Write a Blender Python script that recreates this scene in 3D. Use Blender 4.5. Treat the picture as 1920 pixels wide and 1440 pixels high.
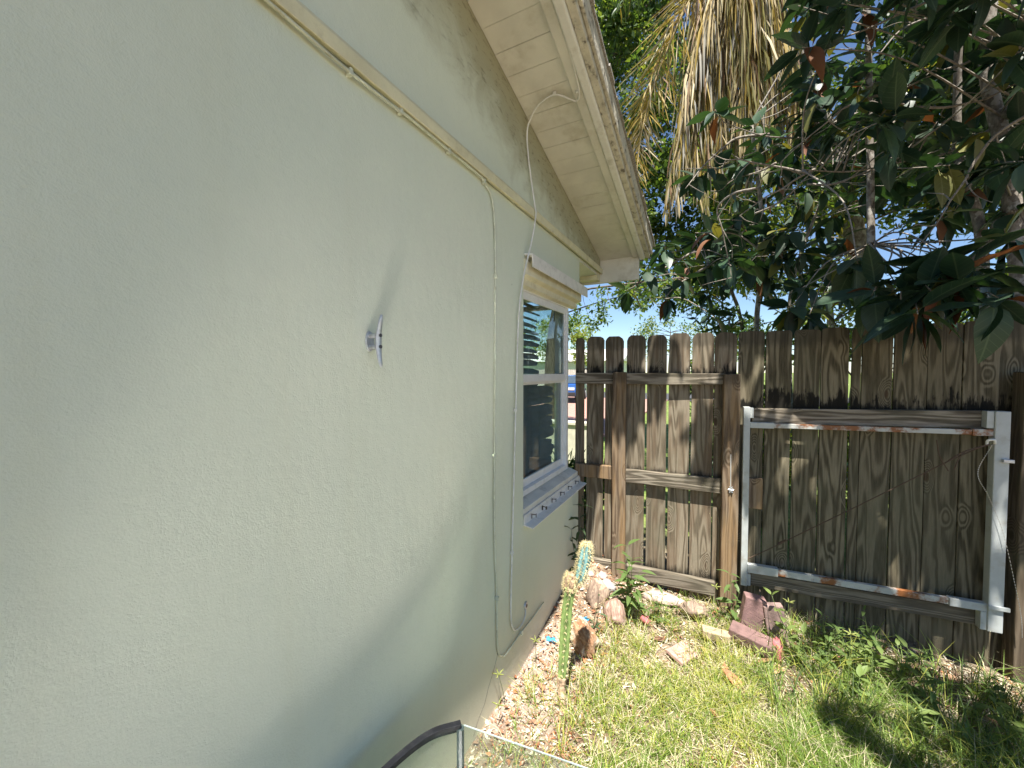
import bpy, math, random
import numpy as np
from mathutils import Vector, Matrix, noise as mnoise

R = math.radians
scene = bpy.context.scene
for _o in list(bpy.data.objects):
    bpy.data.objects.remove(_o)

# ------------------------------------------------------------------ camera
cam_d = bpy.data.cameras.new('camera')
cam = bpy.data.objects.new('camera', cam_d)
scene.collection.objects.link(cam)
cam.location = (0.95, 0.0, 1.6)
cam.rotation_euler = (R(90 - 1.78), 0, R(27.67))
cam_d.sensor_fit = 'HORIZONTAL'
cam_d.sensor_width = 36.0
cam_d.lens = 36.0 * 740.0 / 1920.0
cam_d.clip_start = 0.02
cam_d.clip_end = 2000
scene.camera = cam
CAM = Vector(cam.location)

# ------------------------------------------------------------------ sky + sun
SUN = Vector((0.13, -0.38, 1.0)).normalized()          # direction towards the sun
world = bpy.data.worlds.new('World')
scene.world = world
world.use_nodes = True
wn = world.node_tree
bg = wn.nodes['Background']
sky = wn.nodes.new('ShaderNodeTexSky')
sky.sky_type = 'NISHITA'
sky.sun_disc = False
sky.sun_elevation = math.asin(SUN.z)
sky.sun_rotation = math.atan2(SUN.x, SUN.y)
sky.air_density = 1.0
sky.dust_density = 0.0
sky.ozone_density = 4.0
sky.altitude = 800
wn.links.new(sky.outputs[0], bg.inputs[0])
bg.inputs[1].default_value = 0.07
sun_d = bpy.data.lights.new('sun', 'SUN')
sun_d.energy = 5.0
sun_d.angle = R(0.53)
sun_d.color = (1.0, 0.95, 0.87)
sun = bpy.data.objects.new('sun', sun_d)
scene.collection.objects.link(sun)
sun.rotation_euler = SUN.to_track_quat('Z', 'Y').to_euler()
scene.view_settings.view_transform = 'Standard'
scene.view_settings.look = 'None'
scene.view_settings.gamma = 1
scene.view_settings.exposure = 1.36
scene.cycles.use_denoising = True
scene.cycles.max_bounces = 8
scene.cycles.diffuse_bounces = 4
scene.cycles.glossy_bounces = 4
scene.cycles.transmission_bounces = 6
scene.cycles.transparent_max_bounces = 12
scene.cycles.sample_clamp_indirect = 40.0
scene.cycles.blur_glossy = 0.0

rng = random.Random(7)
nrg = np.random.default_rng(11)

# ------------------------------------------------------------------ mesh helpers
WL = {}          # world location of every object made here (no parent is ever rotated)

def link(o):
    scene.collection.objects.link(o)
    return o

def tag(o, label=None, cat=None, group=None, kind=None):
    if label: o['label'] = label
    if cat: o['category'] = cat
    if group: o['group'] = group
    if kind: o['kind'] = kind
    return o

def empty(name, loc, label, cat, group=None):
    o = bpy.data.objects.new(name, None)
    o.empty_display_size = 0.1
    o.location = loc
    link(o)
    WL[o] = Vector(loc)
    return tag(o, label, cat, group)

def put(name, me, parent=None, origin=(0, 0, 0)):
    o = bpy.data.objects.new(name, me)
    link(o)
    origin = Vector(origin)
    WL[o] = origin
    if parent is not None:
        o.parent = parent
        o.location = origin - WL[parent]
    else:
        o.location = origin
    return o

class MB:
    """collects pieces of one part; build() links them as one mesh object"""
    def __init__(s):
        s.v = []; s.f = []; s.m = []
    def add(s, v, f, mi=0):
        b = len(s.v)
        s.v += [tuple(p) for p in v]
        s.f += [tuple(i + b for i in q) for q in f]
        s.m += [mi] * len(f)
        return s
    def box(s, lo, hi, mi=0):
        x0, y0, z0 = lo; x1, y1, z1 = hi
        return s.add([(x0,y0,z0),(x1,y0,z0),(x1,y1,z0),(x0,y1,z0),(x0,y0,z1),(x1,y0,z1),(x1,y1,z1),(x0,y1,z1)],
                     [(0,3,2,1),(4,5,6,7),(0,1,5,4),(1,2,6,5),(2,3,7,6),(3,0,4,7)], mi)
    def prism(s, pts, ax, a, b, mi=0):
        """polygon pts (u,v) extruded from a to b along axis ax"""
        def P(u, v, w):
            return {'x': (w, u, v), 'y': (u, w, v), 'z': (u, v, w)}[ax]
        n = len(pts)
        v = [P(u, w, a) for u, w in pts] + [P(u, w, b) for u, w in pts]
        f = [tuple(range(n))[::-1], tuple(range(n, 2 * n))]
        f += [(i, (i + 1) % n, n + (i + 1) % n, n + i) for i in range(n)]
        return s.add(v, f, mi)
    def tube(s, path, rad, n=8, mi=0, cap=True):
        path = [Vector(p) for p in path]
        if not hasattr(rad, '__len__'): rad = [rad] * len(path)
        v = []; f = []
        up = Vector((0.13, 0.21, 0.97))
        prev = None
        for i, p in enumerate(path):
            t = (path[min(i + 1, len(path) - 1)] - path[max(i - 1, 0)])
            if t.length < 1e-9: t = Vector((0, 0, 1))
            t.normalize()
            if prev is None:
                a = t.cross(up)
                if a.length < 0.05: a = t.cross(Vector((1, 0, 0)))
            else:
                a = prev - t * prev.dot(t)
            a.normalize(); prev = a
            b = t.cross(a)
            for k in range(n):
                q = 2 * math.pi * k / n
                v.append(p + (a * math.cos(q) + b * math.sin(q)) * rad[i])
        for i in range(len(path) - 1):
            for k in range(n):
                f.append((i*n+k, i*n+(k+1) % n, (i+1)*n+(k+1) % n, (i+1)*n+k))
        if cap:
            f.append(tuple(range(n))[::-1])
            f.append(tuple((len(path)-1)*n + k for k in range(n)))
        return s.add(v, f, mi)
    def xf(s, M):
        s.v = [tuple(M @ Vector(p)) for p in s.v]
        return s
    def mesh(s, name, mats, origin=(0, 0, 0), smooth=False):
        me = bpy.data.meshes.new(name)
        o = origin
        me.from_pydata([(p[0]-o[0], p[1]-o[1], p[2]-o[2]) for p in s.v], [], s.f)
        if not isinstance(mats, (list, tuple)): mats = [mats]
        for m in mats: me.materials.append(m)
        if len(mats) > 1: me.polygons.foreach_set('material_index', s.m)
        if smooth: me.polygons.foreach_set('use_smooth', [True] * len(me.polygons))
        me.update()
        return me
    def build(s, name, mats, parent=None, origin=None, smooth=False, bevel=0):
        if origin is None:
            origin = WL[parent] if parent is not None else (0, 0, 0)
        o = put(name, s.mesh(name, mats, origin, smooth), parent, origin)
        if bevel:
            b = o.modifiers.new('bevel', 'BEVEL')
            b.width = bevel; b.segments = 2; b.limit_method = 'ANGLE'; b.angle_limit = R(40)
        return o

def np_mesh(name, verts, faces, mats, mi=None, smooth=False):
    """verts (n,3), faces (m,k) arrays"""
    me = bpy.data.meshes.new(name)
    n, k = faces.shape
    me.vertices.add(len(verts)); me.vertices.foreach_set('co', np.ascontiguousarray(verts, dtype=np.float32).ravel())
    me.loops.add(n * k); me.loops.foreach_set('vertex_index', faces.astype(np.int32).ravel())
    me.polygons.add(n); me.polygons.foreach_set('loop_start', np.arange(0, n * k, k, dtype=np.int32))
    for m in mats: me.materials.append(m)
    if mi is not None: me.polygons.foreach_set('material_index', mi.astype(np.int32))
    if smooth: me.polygons.foreach_set('use_smooth', np.ones(n, dtype=bool))
    me.update(calc_edges=True)
    return me

def spline(pts, n=6):
    """Catmull-Rom through pts"""
    P = [Vector(p) for p in pts]
    P = [P[0] * 2 - P[1]] + P + [P[-1] * 2 - P[-2]]
    out = []
    for i in range(1, len(P) - 2):
        a, b, c, d = P[i-1:i+3]
        for j in range(n):
            t = j / n
            out.append(0.5 * ((2*b) + (c-a)*t + (2*a-5*b+4*c-d)*t*t + (3*b-a-3*c+d)*t**3))
    out.append(P[-2])
    return out

# ------------------------------------------------------------------ material helpers
def newmat(name):
    m = bpy.data.materials.new(name)
    m.use_nodes = True
    nt = m.node_tree
    bs = nt.nodes['Principled BSDF']
    return m, nt, bs

class NT:
    def __init__(s, nt): s.nt = nt; s.tc = nt.nodes.new('ShaderNodeTexCoord')
    def n(s, t, **kw):
        nd = s.nt.nodes.new(t)
        for k, v in kw.items(): setattr(nd, k, v)
        return nd
    def l(s, a, b): s.nt.links.new(a, b)
    def setin(s, sock, v):
        if hasattr(v, 'is_output'): s.l(v, sock)
        else: sock.default_value = v
    def math(s, op, a, b=0.0, c=0.0, clamp=False):
        nd = s.n('ShaderNodeMath', operation=op, use_clamp=clamp)
        s.setin(nd.inputs[0], a); s.setin(nd.inputs[1], b); s.setin(nd.inputs[2], c)
        return nd.outputs[0]
    def vmath(s, op, a, b=(0, 0, 0)):
        nd = s.n('ShaderNodeVectorMath', operation=op)
        s.setin(nd.inputs[0], a); s.setin(nd.inputs[1], b)
        return nd.outputs[0]
    def noise(s, vec, scale, detail=4, rough=0.55, dist=0.0, col=False):
        nd = s.n('ShaderNodeTexNoise')
        if vec is not None: s.l(vec, nd.inputs['Vector'])
        nd.inputs['Scale'].default_value = scale
        nd.inputs['Detail'].default_value = detail
        nd.inputs['Roughness'].default_value = rough
        nd.inputs['Distortion'].default_value = dist
        return nd.outputs['Color' if col else 'Fac']
    def voro(s, vec, scale, feature='F1', out='Distance'):
        nd = s.n('ShaderNodeTexVoronoi', feature=feature)
        if vec is not None: s.l(vec, nd.inputs['Vector'])
        nd.inputs['Scale'].default_value = scale
        return nd.outputs[out]
    def mr(s, v, a, b, c=0.0, d=1.0, smooth=True):
        nd = s.n('ShaderNodeMapRange', clamp=True)
        if smooth: nd.interpolation_type = 'SMOOTHSTEP'
        s.setin(nd.inputs[0], v)
        for i, x in enumerate((a, b, c, d)): s.setin(nd.inputs[1 + i], x)
        return nd.outputs[0]
    def mix(s, f, a, b, mode='MIX'):
        nd = s.n('ShaderNodeMix', data_type='RGBA', blend_type=mode)
        s.setin(nd.inputs[0], f)
        s.setin(nd.inputs[6], a if hasattr(a, 'is_output') else (*a, 1))
        s.setin(nd.inputs[7], b if hasattr(b, 'is_output') else (*b, 1))
        return nd.outputs[2]
    def ramp(s, v, *stops):
        nd = s.n('ShaderNodeValToRGB')
        s.l(v, nd.inputs[0])
        e = nd.color_ramp.elements
        while len(e) < len(stops): e.new(0.5)
        for el, (p, c) in zip(e, stops):
            el.position = p; el.color = (*c, 1)
        return nd.outputs[0]
    def sep(s, v):
        nd = s.n('ShaderNodeSeparateXYZ'); s.l(v, nd.inputs[0]); return nd.outputs
    def comb(s, x, y, z):
        nd = s.n('ShaderNodeCombineXYZ')
        for i, q in enumerate((x, y, z)): s.setin(nd.inputs[i], q)
        return nd.outputs[0]
    def scale(s, v, sc):
        return s.vmath('MULTIPLY', v, sc)
    def bump(s, h, strength, dist, prev=None):
        nd = s.n('ShaderNodeBump')
        nd.inputs['Strength'].default_value = strength
        nd.inputs['Distance'].default_value = dist
        s.l(h, nd.inputs['Height'])
        if prev is not None: s.l(prev, nd.inputs['Normal'])
        return nd.outputs[0]
    def rnd(s):
        return s.n('ShaderNodeObjectInfo').outputs['Random']
    def pos(s):
        return s.n('ShaderNodeNewGeometry').outputs['Position']

def simple(name, col, rough=0.6, metal=0.0, var=0.12, scale=9.0, bump=0.0, bscale=60.0, spec=0.5, dirt=None):
    m, nt, bs = newmat(name)
    g = NT(nt)
    p = g.pos()
    nz = g.noise(p, scale, 5)
    c = g.mix(g.mr(nz, 0.3, 0.7), tuple(x * (1 - var) for x in col), tuple(min(1, x * (1 + var)) for x in col))
    if dirt:
        dcol, amt, dsc = dirt[:3]
        lo_, hi_ = dirt[3] if len(dirt) > 3 else (0.5, 0.72)
        c = g.mix(g.math('MULTIPLY', g.mr(g.noise(p, dsc, 7, 0.68), lo_, hi_), amt), c, dcol)
    g.l(c, bs.inputs['Base Color'])
    bs.inputs['Roughness'].default_value = rough
    bs.inputs['Metallic'].default_value = metal
    bs.inputs['Specular IOR Level'].default_value = spec
    if bump:
        g.l(g.bump(g.noise(p, bscale, 4), bump, 0.004), bs.inputs['Normal'])
    return m

# stucco of the house wall; the height of the rake gives the band of mildew under the roof
def stucco_mat():
    m, nt, bs = newmat('stucco_paint')
    g = NT(nt); p = g.pos(); x, y, z = g.sep(p)
    base = g.mix(g.mr(g.noise(p, 1.3, 4), 0.35, 0.7), (0.635, 0.68, 0.555), (0.675, 0.71, 0.575))
    base = g.mix(g.math('MULTIPLY', g.mr(g.noise(p, 38, 5, 0.7), 0.45, 0.75), 0.22), base, (0.56, 0.61, 0.50))
    # long faint vertical runs of rain dirt
    st = g.noise(g.scale(p, (1.0, 5.0, 0.35)), 1.6, 4, 0.6)
    base = g.mix(g.math('MULTIPLY', g.mr(st, 0.5, 0.75), 0.22), base, (0.60, 0.615, 0.46))
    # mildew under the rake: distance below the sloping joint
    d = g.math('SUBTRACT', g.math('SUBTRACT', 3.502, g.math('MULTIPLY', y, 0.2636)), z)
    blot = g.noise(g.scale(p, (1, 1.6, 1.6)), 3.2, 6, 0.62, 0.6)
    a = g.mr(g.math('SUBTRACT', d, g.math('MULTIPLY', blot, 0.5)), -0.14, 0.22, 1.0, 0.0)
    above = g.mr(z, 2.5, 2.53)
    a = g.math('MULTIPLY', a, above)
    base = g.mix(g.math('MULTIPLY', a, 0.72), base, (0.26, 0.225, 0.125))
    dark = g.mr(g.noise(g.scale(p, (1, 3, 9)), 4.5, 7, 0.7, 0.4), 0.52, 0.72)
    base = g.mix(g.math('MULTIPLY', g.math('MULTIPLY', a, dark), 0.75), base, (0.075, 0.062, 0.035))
    # soil splash at the wall foot, its colour warmed to paint in ground bounce
    lo = g.mr(g.math('ADD', z, g.math('MULTIPLY', g.noise(p, 5, 5), 0.3)), 0.15, 0.85, 1.0, 0.0)
    base = g.mix(g.math('MULTIPLY', lo, 0.55), base, (0.60, 0.53, 0.39))
    # tiny flecks
    fl = g.mr(g.voro(g.scale(p, (1, 1, 0.6)), 4.5), 0.010, 0.016, 1.0, 0.0)
    base = g.mix(g.math('MULTIPLY', fl, 0.7), base, (0.14, 0.12, 0.08))
    g.l(base, bs.inputs['Base Color'])
    bs.inputs['Roughness'].default_value = 0.72
    bs.inputs['Specular IOR Level'].default_value = 0.3
    b1 = g.bump(g.noise(p, 210, 3, 0.6), 0.32, 0.003)
    b2 = g.bump(g.noise(p, 55, 4, 0.6, 0.5), 0.22, 0.005, b1)
    b3 = g.bump(g.noise(g.scale(p, (1, 1, 0.6)), 4.0, 3), 0.25, 0.025, b2)
    g.l(b3, bs.inputs['Normal'])
    return m

def wood_mat(name, dark, mid, light, axis='z', stain_z=None, moss=0.25, rot=0.0, warm=None, top_z=None):
    """weathered softwood: bands and knots along one axis, in each board its own"""
    m, nt, bs = newmat(name)
    g = NT(nt)
    o = g.tc.outputs['Object']
    r = g.rnd()
    off = g.comb(g.math('MULTIPLY', r, 37.0), g.math('MULTIPLY', r, 17.0), g.math('MULTIPLY', r, 53.0))
    v = g.vmath('ADD', o, off)
    sc = {'z': (1, 1, 0.085), 'x': (0.085, 1, 1), 'y': (1, 0.085, 1)}[axis]
    kc = {'z': (1, 0.3, 0.42), 'x': (0.42, 0.3, 1), 'y': (1, 0.42, 0.3)}[axis]
    kd = g.voro(g.scale(v, kc), 5.5)
    knot = g.mr(kd, 0.05, 0.26, 1.0, 0.0)
    sv = g.scale(v, sc)
    warp = g.noise(sv, 9.0, 2)
    tot = g.math('ADD', g.math('MULTIPLY', warp, 7.0), g.math('MULTIPLY', knot, 3.2))
    ring = g.math('SINE', g.math('MULTIPLY', tot, 9.0))
    fine = g.noise(sv, 150.0, 3, 0.6)
    val = g.math('ADD', g.math('MULTIPLY', g.mr(ring, -1, 1), 0.42), g.math('MULTIPLY', fine, 0.58))
    col = g.ramp(val, (0.16, dark), (0.5, mid), (0.82, light))
    col = g.mix(g.mr(r, 0.0, 1.0, 0.0, 0.4), col, tuple(c * 0.62 for c in mid))
    if warm:
        col = g.mix(g.math('MULTIPLY', g.mr(g.noise(g.scale(v, sc), 22, 3), 0.42, 0.66), 0.6), col, warm)
    core = g.mr(kd, 0.045, 0.085, 1.0, 0.0)
    col = g.mix(g.math('MULTIPLY', core, 0.8), col, (0.06, 0.035, 0.02))
    col = g.mix(g.math('MULTIPLY', g.mr(g.noise(v, 3.0, 6, 0.65), 0.46, 0.72), moss), col, (0.10, 0.105, 0.065))
    if stain_z is not None:
        z = g.sep(o)[2]
        streak = g.noise(g.scale(v, (1, 1, 0.12)), 55, 4, 0.7)
        blob = g.noise(g.scale(v, (1, 1, 0.5)), 9.0, 4, 0.6)
        for z0, hgt, amt in stain_z:
            hh = g.math('MULTIPLY', g.mr(g.math('ADD', g.math('MULTIPLY', blob, 0.65), g.math('MULTIPLY', streak, 0.45)), 0.44, 0.82, 0.0, 1.0), hgt)
            up = g.mr(g.math('SUBTRACT', hh, g.math('SUBTRACT', z, z0)), -0.03, 0.035)
            on = g.mr(z, z0 - 0.03, z0 - 0.005)
            col = g.mix(g.math('MULTIPLY', g.math('MULTIPLY', up, on), amt, clamp=True), col, (0.012, 0.011, 0.008))
    if top_z is not None:
        z = g.sep(o)[2]
        t = g.mr(g.math('ADD', z, g.math('MULTIPLY', g.noise(v, 14, 5, 0.7), 0.09)), top_z - 0.02, top_z + 0.05)
        col = g.mix(g.math('MULTIPLY', t, 0.6), col, (0.045, 0.04, 0.03))
    g.l(col, bs.inputs['Base Color'])
    bs.inputs['Roughness'].default_value = 0.86
    bs.inputs['Specular IOR Level'].default_value = 0.2
    h = g.math('SUBTRACT', val, g.math('MULTIPLY', core, 0.3))
    g.l(g.bump(h, 0.55, 0.004), bs.inputs['Normal'])
    return m

def leaf_mat(name, top, under, rough=0.38, trans=0.22, tcol=None, vein=None, hue=0.25):
    """one leaf colour: different upper and lower faces, some light through the blade"""
    m, nt, bs = newmat(name)
    g = NT(nt)
    geo = g.n('ShaderNodeNewGeometry')
    p = geo.outputs['Position']
    r = g.rnd()
    back = geo.outputs['Backfacing']
    c = g.mix(back, top, under)
    nz = g.noise(p, 7.0, 3)
    c = g.mix(g.math('MULTIPLY', g.mr(nz, 0.35, 0.7), hue), c, tuple(x * 1.7 for x in top))
    c = g.mix(g.mr(r, 0, 1, 0, 0.35), c, tuple(x * 0.55 for x in top))
    if vein:
        o = g.tc.outputs['Object']
        x, y, z = g.sep(o)
        a = g.math('ABSOLUTE', y)
        mid = g.mr(a, 0.006, 0.016, 1.0, 0.0)
        side = g.math('SINE', g.math('MULTIPLY', g.math('SUBTRACT', x, g.math('MULTIPLY', a, 0.9)), 52.0))
        side = g.math('MULTIPLY', g.mr(side, 0.93, 0.99), 0.55)
        c = g.mix(g.math('MULTIPLY', g.math('MAXIMUM', mid, side), 0.6), c, vein)
    g.l(c, bs.inputs['Base Color'])
    bs.inputs['Roughness'].default_value = rough + 0.08
    bs.inputs['Specular IOR Level'].default_value = 0.32
    tr = g.n('ShaderNodeBsdfTranslucent')
    tr.inputs[0].default_value = (*(tcol or tuple(x * 1.8 for x in top)), 1)
    mx = g.n('ShaderNodeMixShader')
    mx.inputs[0].default_value = trans
    g.l(bs.outputs[0], mx.inputs[1]); g.l(tr.outputs[0], mx.inputs[2])
    out = [n for n in nt.nodes if n.type == 'OUTPUT_MATERIAL'][0]
    g.l(mx.outputs[0], out.inputs[0])
    return m

def bark_mat(name, dark, light, sc=(1, 1, 0.4), patch=None):
    m, nt, bs = newmat(name)
    g = NT(nt); p = g.scale(g.pos(), sc)
    v = g.noise(p, 34, 6, 0.65)
    c = g.mix(g.mr(v, 0.35, 0.68), dark, light)
    if patch:
        c = g.mix(g.math('MULTIPLY', g.mr(g.noise(g.pos(), 16, 3), 0.54, 0.62), 0.8), c, patch)
    g.l(c, bs.inputs['Base Color'])
    bs.inputs['Roughness'].default_value = 0.9
    g.l(g.bump(v, 0.8, 0.006), bs.inputs['Normal'])
    return m

def glass_mat(name, tint, ior=1.5, rough=0.0, dust=0.0):
    """thin pane: clear with a Fresnel reflection (ior here is the reflectance seen head-on)"""
    m, nt, bs = newmat(name)
    nt.nodes.remove(bs)
    g = NT(nt)
    t = g.n('ShaderNodeBsdfTransparent'); t.inputs[0].default_value = (*tint, 1)
    gl = g.n('ShaderNodeBsdfGlossy'); gl.inputs['Roughness'].default_value = rough
    lw = g.n('ShaderNodeLayerWeight'); lw.inputs[0].default_value = 0.5
    fr = g.math('ADD', g.math('MULTIPLY', g.math('POWER', lw.outputs['Facing'], 5.0), 1 - ior), ior)
    mx = g.n('ShaderNodeMixShader')
    g.l(fr, mx.inputs[0]); g.l(t.outputs[0], mx.inputs[1]); g.l(gl.outputs[0], mx.inputs[2])
    last = mx
    if dust:
        df = g.n('ShaderNodeBsdfDiffuse'); df.inputs[0].default_value = (0.55, 0.55, 0.48, 1)
        m2 = g.n('ShaderNodeMixShader')
        nz = g.noise(g.pos(), 30, 6, 0.7)
        g.l(g.math('ADD', g.math('MULTIPLY', g.mr(nz, 0.45, 0.8), dust), dust * 0.35), m2.inputs[0])
        g.l(mx.outputs[0], m2.inputs[1]); g.l(df.outputs[0], m2.inputs[2])
        last = m2
    out = [n for n in nt.nodes if n.type == 'OUTPUT_MATERIAL'][0]
    g.l(last.outputs[0], out.inputs[0])
    return m

def ground_mat():
    m, nt, bs = newmat('soil')
    g = NT(nt); p = g.pos(); x, y, z = g.sep(p)
    n1 = g.noise(p, 2.2, 5, 0.6)
    n2 = g.noise(p, 75, 5, 0.7)
    n3 = g.noise(p, 14, 5, 0.65, 0.4)
    c = g.mix(g.mr(n1, 0.35, 0.65), (0.17, 0.12, 0.08), (0.31, 0.255, 0.18))
    c = g.mix(g.mr(n2, 0.5, 0.72), c, (0.46, 0.40, 0.30))
    c = g.mix(g.math('MULTIPLY', g.mr(n3, 0.48, 0.6), 0.75), c, (0.13, 0.075, 0.05))
    # pale shell grit near the house wall
    dx = g.math('SUBTRACT', x, 0.13); dy = g.math('SUBTRACT', y, 1.9)
    rr = g.math('ADD', g.math('MULTIPLY', g.math('MULTIPLY', dx, dx), 14.0), g.math('MULTIPLY', g.math('MULTIPLY', dy, dy), 4.0))
    sand = g.mr(g.math('ADD', rr, g.math('MULTIPLY', g.math('SUBTRACT', n3, 0.5), 1.6)), 0.25, 0.85, 1.0, 0.0)
    c = g.mix(g.math('MULTIPLY', sand, 0.6), c, g.mix(n2, (0.54, 0.46, 0.40), (0.26, 0.18, 0.14)))
    # lawn beyond the fence
    far = g.mr(y, 3.6, 4.6)
    lawn = g.mix(g.mr(g.noise(p, 9, 5), 0.35, 0.65), (0.10, 0.16, 0.035), (0.20, 0.24, 0.07))
    c = g.mix(far, c, lawn)
    g.l(c, bs.inputs['Base Color'])
    bs.inputs['Roughness'].default_value = 0.95
    bs.inputs['Specular IOR Level'].default_value = 0.15
    b = g.bump(n2, 0.7, 0.01)
    g.l(g.bump(n3, 0.6, 0.03, b), bs.inputs['Normal'])
    return m

# ================================================================== MATERIALS
M = {}
M['stucco'] = stucco_mat()
M['trim'] = simple('cream_trim', (0.66, 0.62, 0.42), 0.6, var=0.1, scale=14, bump=0.3, bscale=90, dirt=((0.34, 0.30, 0.18), 0.6, 7))
M['soffit'] = simple('soffit_paint', (0.66, 0.655, 0.585), 0.65, var=0.07, scale=6, bump=0.25, bscale=40, dirt=((0.40, 0.37, 0.27), 0.6, 3.5))
M['fascia_white'] = simple('white_fascia', (0.74, 0.74, 0.70), 0.5, var=0.06, scale=9, bump=0.2, dirt=((0.42, 0.40, 0.33), 0.7, 9))
M['fascia_old'] = simple('flaking_fascia', (0.55, 0.52, 0.43), 0.8, var=0.15, scale=20, bump=0.7, bscale=70, dirt=((0.05, 0.035, 0.025), 1.0, 26))
M['roof'] = simple('roof_shingle', (0.30, 0.28, 0.25), 0.95, var=0.35, scale=120, bump=1.0, bscale=180)
M['vinyl'] = simple('white_vinyl', (0.78, 0.78, 0.76), 0.35, var=0.03, dirt=((0.45, 0.43, 0.38), 0.3, 15))
M['flash'] = simple('white_metal_flashing', (0.80, 0.775, 0.71), 0.38, var=0.05, dirt=((0.40, 0.38, 0.34), 0.55, 16))
M['cream'] = simple('cream_casing', (0.66, 0.62, 0.46), 0.6, var=0.07, dirt=((0.36, 0.31, 0.19), 0.6, 11))
M['ledge'] = simple('ledge_paint', (0.72, 0.69, 0.60), 0.7, var=0.1, bump=0.4, dirt=((0.40, 0.38, 0.33), 0.6, 18))
M['clip'] = simple('rusty_clip', (0.12, 0.10, 0.085), 0.7, 0.4)
M['room'] = simple('dim_room', (0.18, 0.17, 0.15), 0.9)
M['slat'] = simple('blind_slat', (0.30, 0.31, 0.32), 0.45, var=0.08)
M['pane'] = glass_mat('window_glass', (0.86, 0.92, 0.90), 0.045)
M['cable_white'] = simple('white_cable', (0.70, 0.70, 0.66), 0.5, dirt=((0.40, 0.38, 0.3), 0.4, 30))
M['cable_cream'] = simple('painted_cable', (0.56, 0.585, 0.46), 0.6, dirt=((0.34, 0.31, 0.2), 0.6, 25))
M['galv'] = simple('galvanised_metal', (0.52, 0.54, 0.56), 0.42, 0.75, var=0.15, scale=60)
M['screw'] = simple('dark_screw', (0.10, 0.10, 0.11), 0.5, 0.8)
M['soil'] = ground_mat()

WD = dict(dark=(0.078, 0.062, 0.042), mid=(0.190, 0.157, 0.110), light=(0.305, 0.262, 0.195))
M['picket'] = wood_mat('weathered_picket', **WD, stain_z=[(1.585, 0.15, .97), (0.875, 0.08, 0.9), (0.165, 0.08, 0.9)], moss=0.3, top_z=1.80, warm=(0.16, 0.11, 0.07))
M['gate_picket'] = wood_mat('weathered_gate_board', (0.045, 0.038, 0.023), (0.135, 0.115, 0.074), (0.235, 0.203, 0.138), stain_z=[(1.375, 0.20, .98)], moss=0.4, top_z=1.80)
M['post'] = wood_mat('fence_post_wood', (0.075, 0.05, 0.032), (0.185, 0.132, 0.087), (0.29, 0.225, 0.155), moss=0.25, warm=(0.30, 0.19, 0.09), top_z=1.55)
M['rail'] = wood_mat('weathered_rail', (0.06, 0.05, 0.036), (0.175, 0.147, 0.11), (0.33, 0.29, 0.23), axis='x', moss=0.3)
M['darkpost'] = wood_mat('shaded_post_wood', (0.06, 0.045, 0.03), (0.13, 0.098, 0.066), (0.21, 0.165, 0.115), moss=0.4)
M['lath'] = wood_mat('reddish_lath', (0.20, 0.11, 0.06), (0.34, 0.20, 0.12), (0.44, 0.28, 0.18), moss=0.05)
M['gate_paint'] = simple('white_gate_paint', (0.43, 0.455, 0.445), 0.45, var=0.05, scale=20, dirt=((0.30, 0.27, 0.21), 0.6, 13))
M['rusty_bar'] = simple('rusting_gate_bar', (0.44, 0.45, 0.42), 0.6, var=0.08, dirt=((0.22, 0.08, 0.022), 1.0, 4.0, (0.47, 0.56)), bump=0.4)
M['wire'] = simple('rusty_wire', (0.12, 0.08, 0.055), 0.7, 0.5)
M['chain'] = simple('chain_metal', (0.62, 0.62, 0.62), 0.35, 0.8)

# ================================================================== GROUND
def gz(x, y):
    b = -0.05 + 0.16 * math.exp(-(x * x / 0.25 + (y - 3.0) ** 2 / 0.5))
    b += 0.05 * math.exp(-((y - 3.0) ** 2) / 0.08) * (1 if x > 0 else 0.6)
    b -= 0.045 * max(0.0, min(1.0, (x - 1.3) / 1.0))
    if -0.5 < x < 5 and -1 < y < 4:
        b += 0.022 * mnoise.noise(Vector((x * 2.3, y * 2.3, 0.3))) + 0.010 * mnoise.noise(Vector((x * 9, y * 9, 1.7)))
    return b

def axis_pts(lo, hi, step, far):
    a = list(np.arange(lo, hi + 1e-6, step))
    s = step; p = a[-1]
    while p < far:
        s *= 1.45; p += s; a.append(p)
    s = step; p = a[0]
    while p > -far:
        s *= 1.45; p -= s; a.insert(0, p)
    return a
gx = axis_pts(-0.1, 3.0, 0.03, 700); gy = axis_pts(0.6, 3.6, 0.03, 700)
gv = [(x, y, gz(x, y)) for y in gy for x in gx]
nx = len(gx)
gf = np.array([(j*nx+i, j*nx+i+1, (j+1)*nx+i+1, (j+1)*nx+i) for j in range(len(gy)-1) for i in range(nx-1)])
tag(put('ground', np_mesh('ground', np.array(gv), gf, [M['soil']], smooth=True)), kind='structure')

M['asphalt'] = simple('asphalt', (0.055, 0.055, 0.058), 0.9, var=0.2, scale=40, bump=0.5)
M['paver'] = simple('red_pavers', (0.40, 0.22, 0.17), 0.85, var=0.2, scale=8)
tag(MB().box((-120, 24, -0.12), (120, 31, 0.004)).build('street', M['asphalt']), kind='structure')
tag(MB().box((-16, 8.5, -0.12), (-1.6, 23.9, 0.012)).build('driveway', M['paver']), kind='structure')

# ================================================================== HOUSE
H = empty('house', (0, 2.92, 0), 'pale green stucco house with a corner window and sloping eave', 'house')
SL = 0.2636
rake = lambda y: 3.502 - SL * y
RIDGE = -1.6
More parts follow.
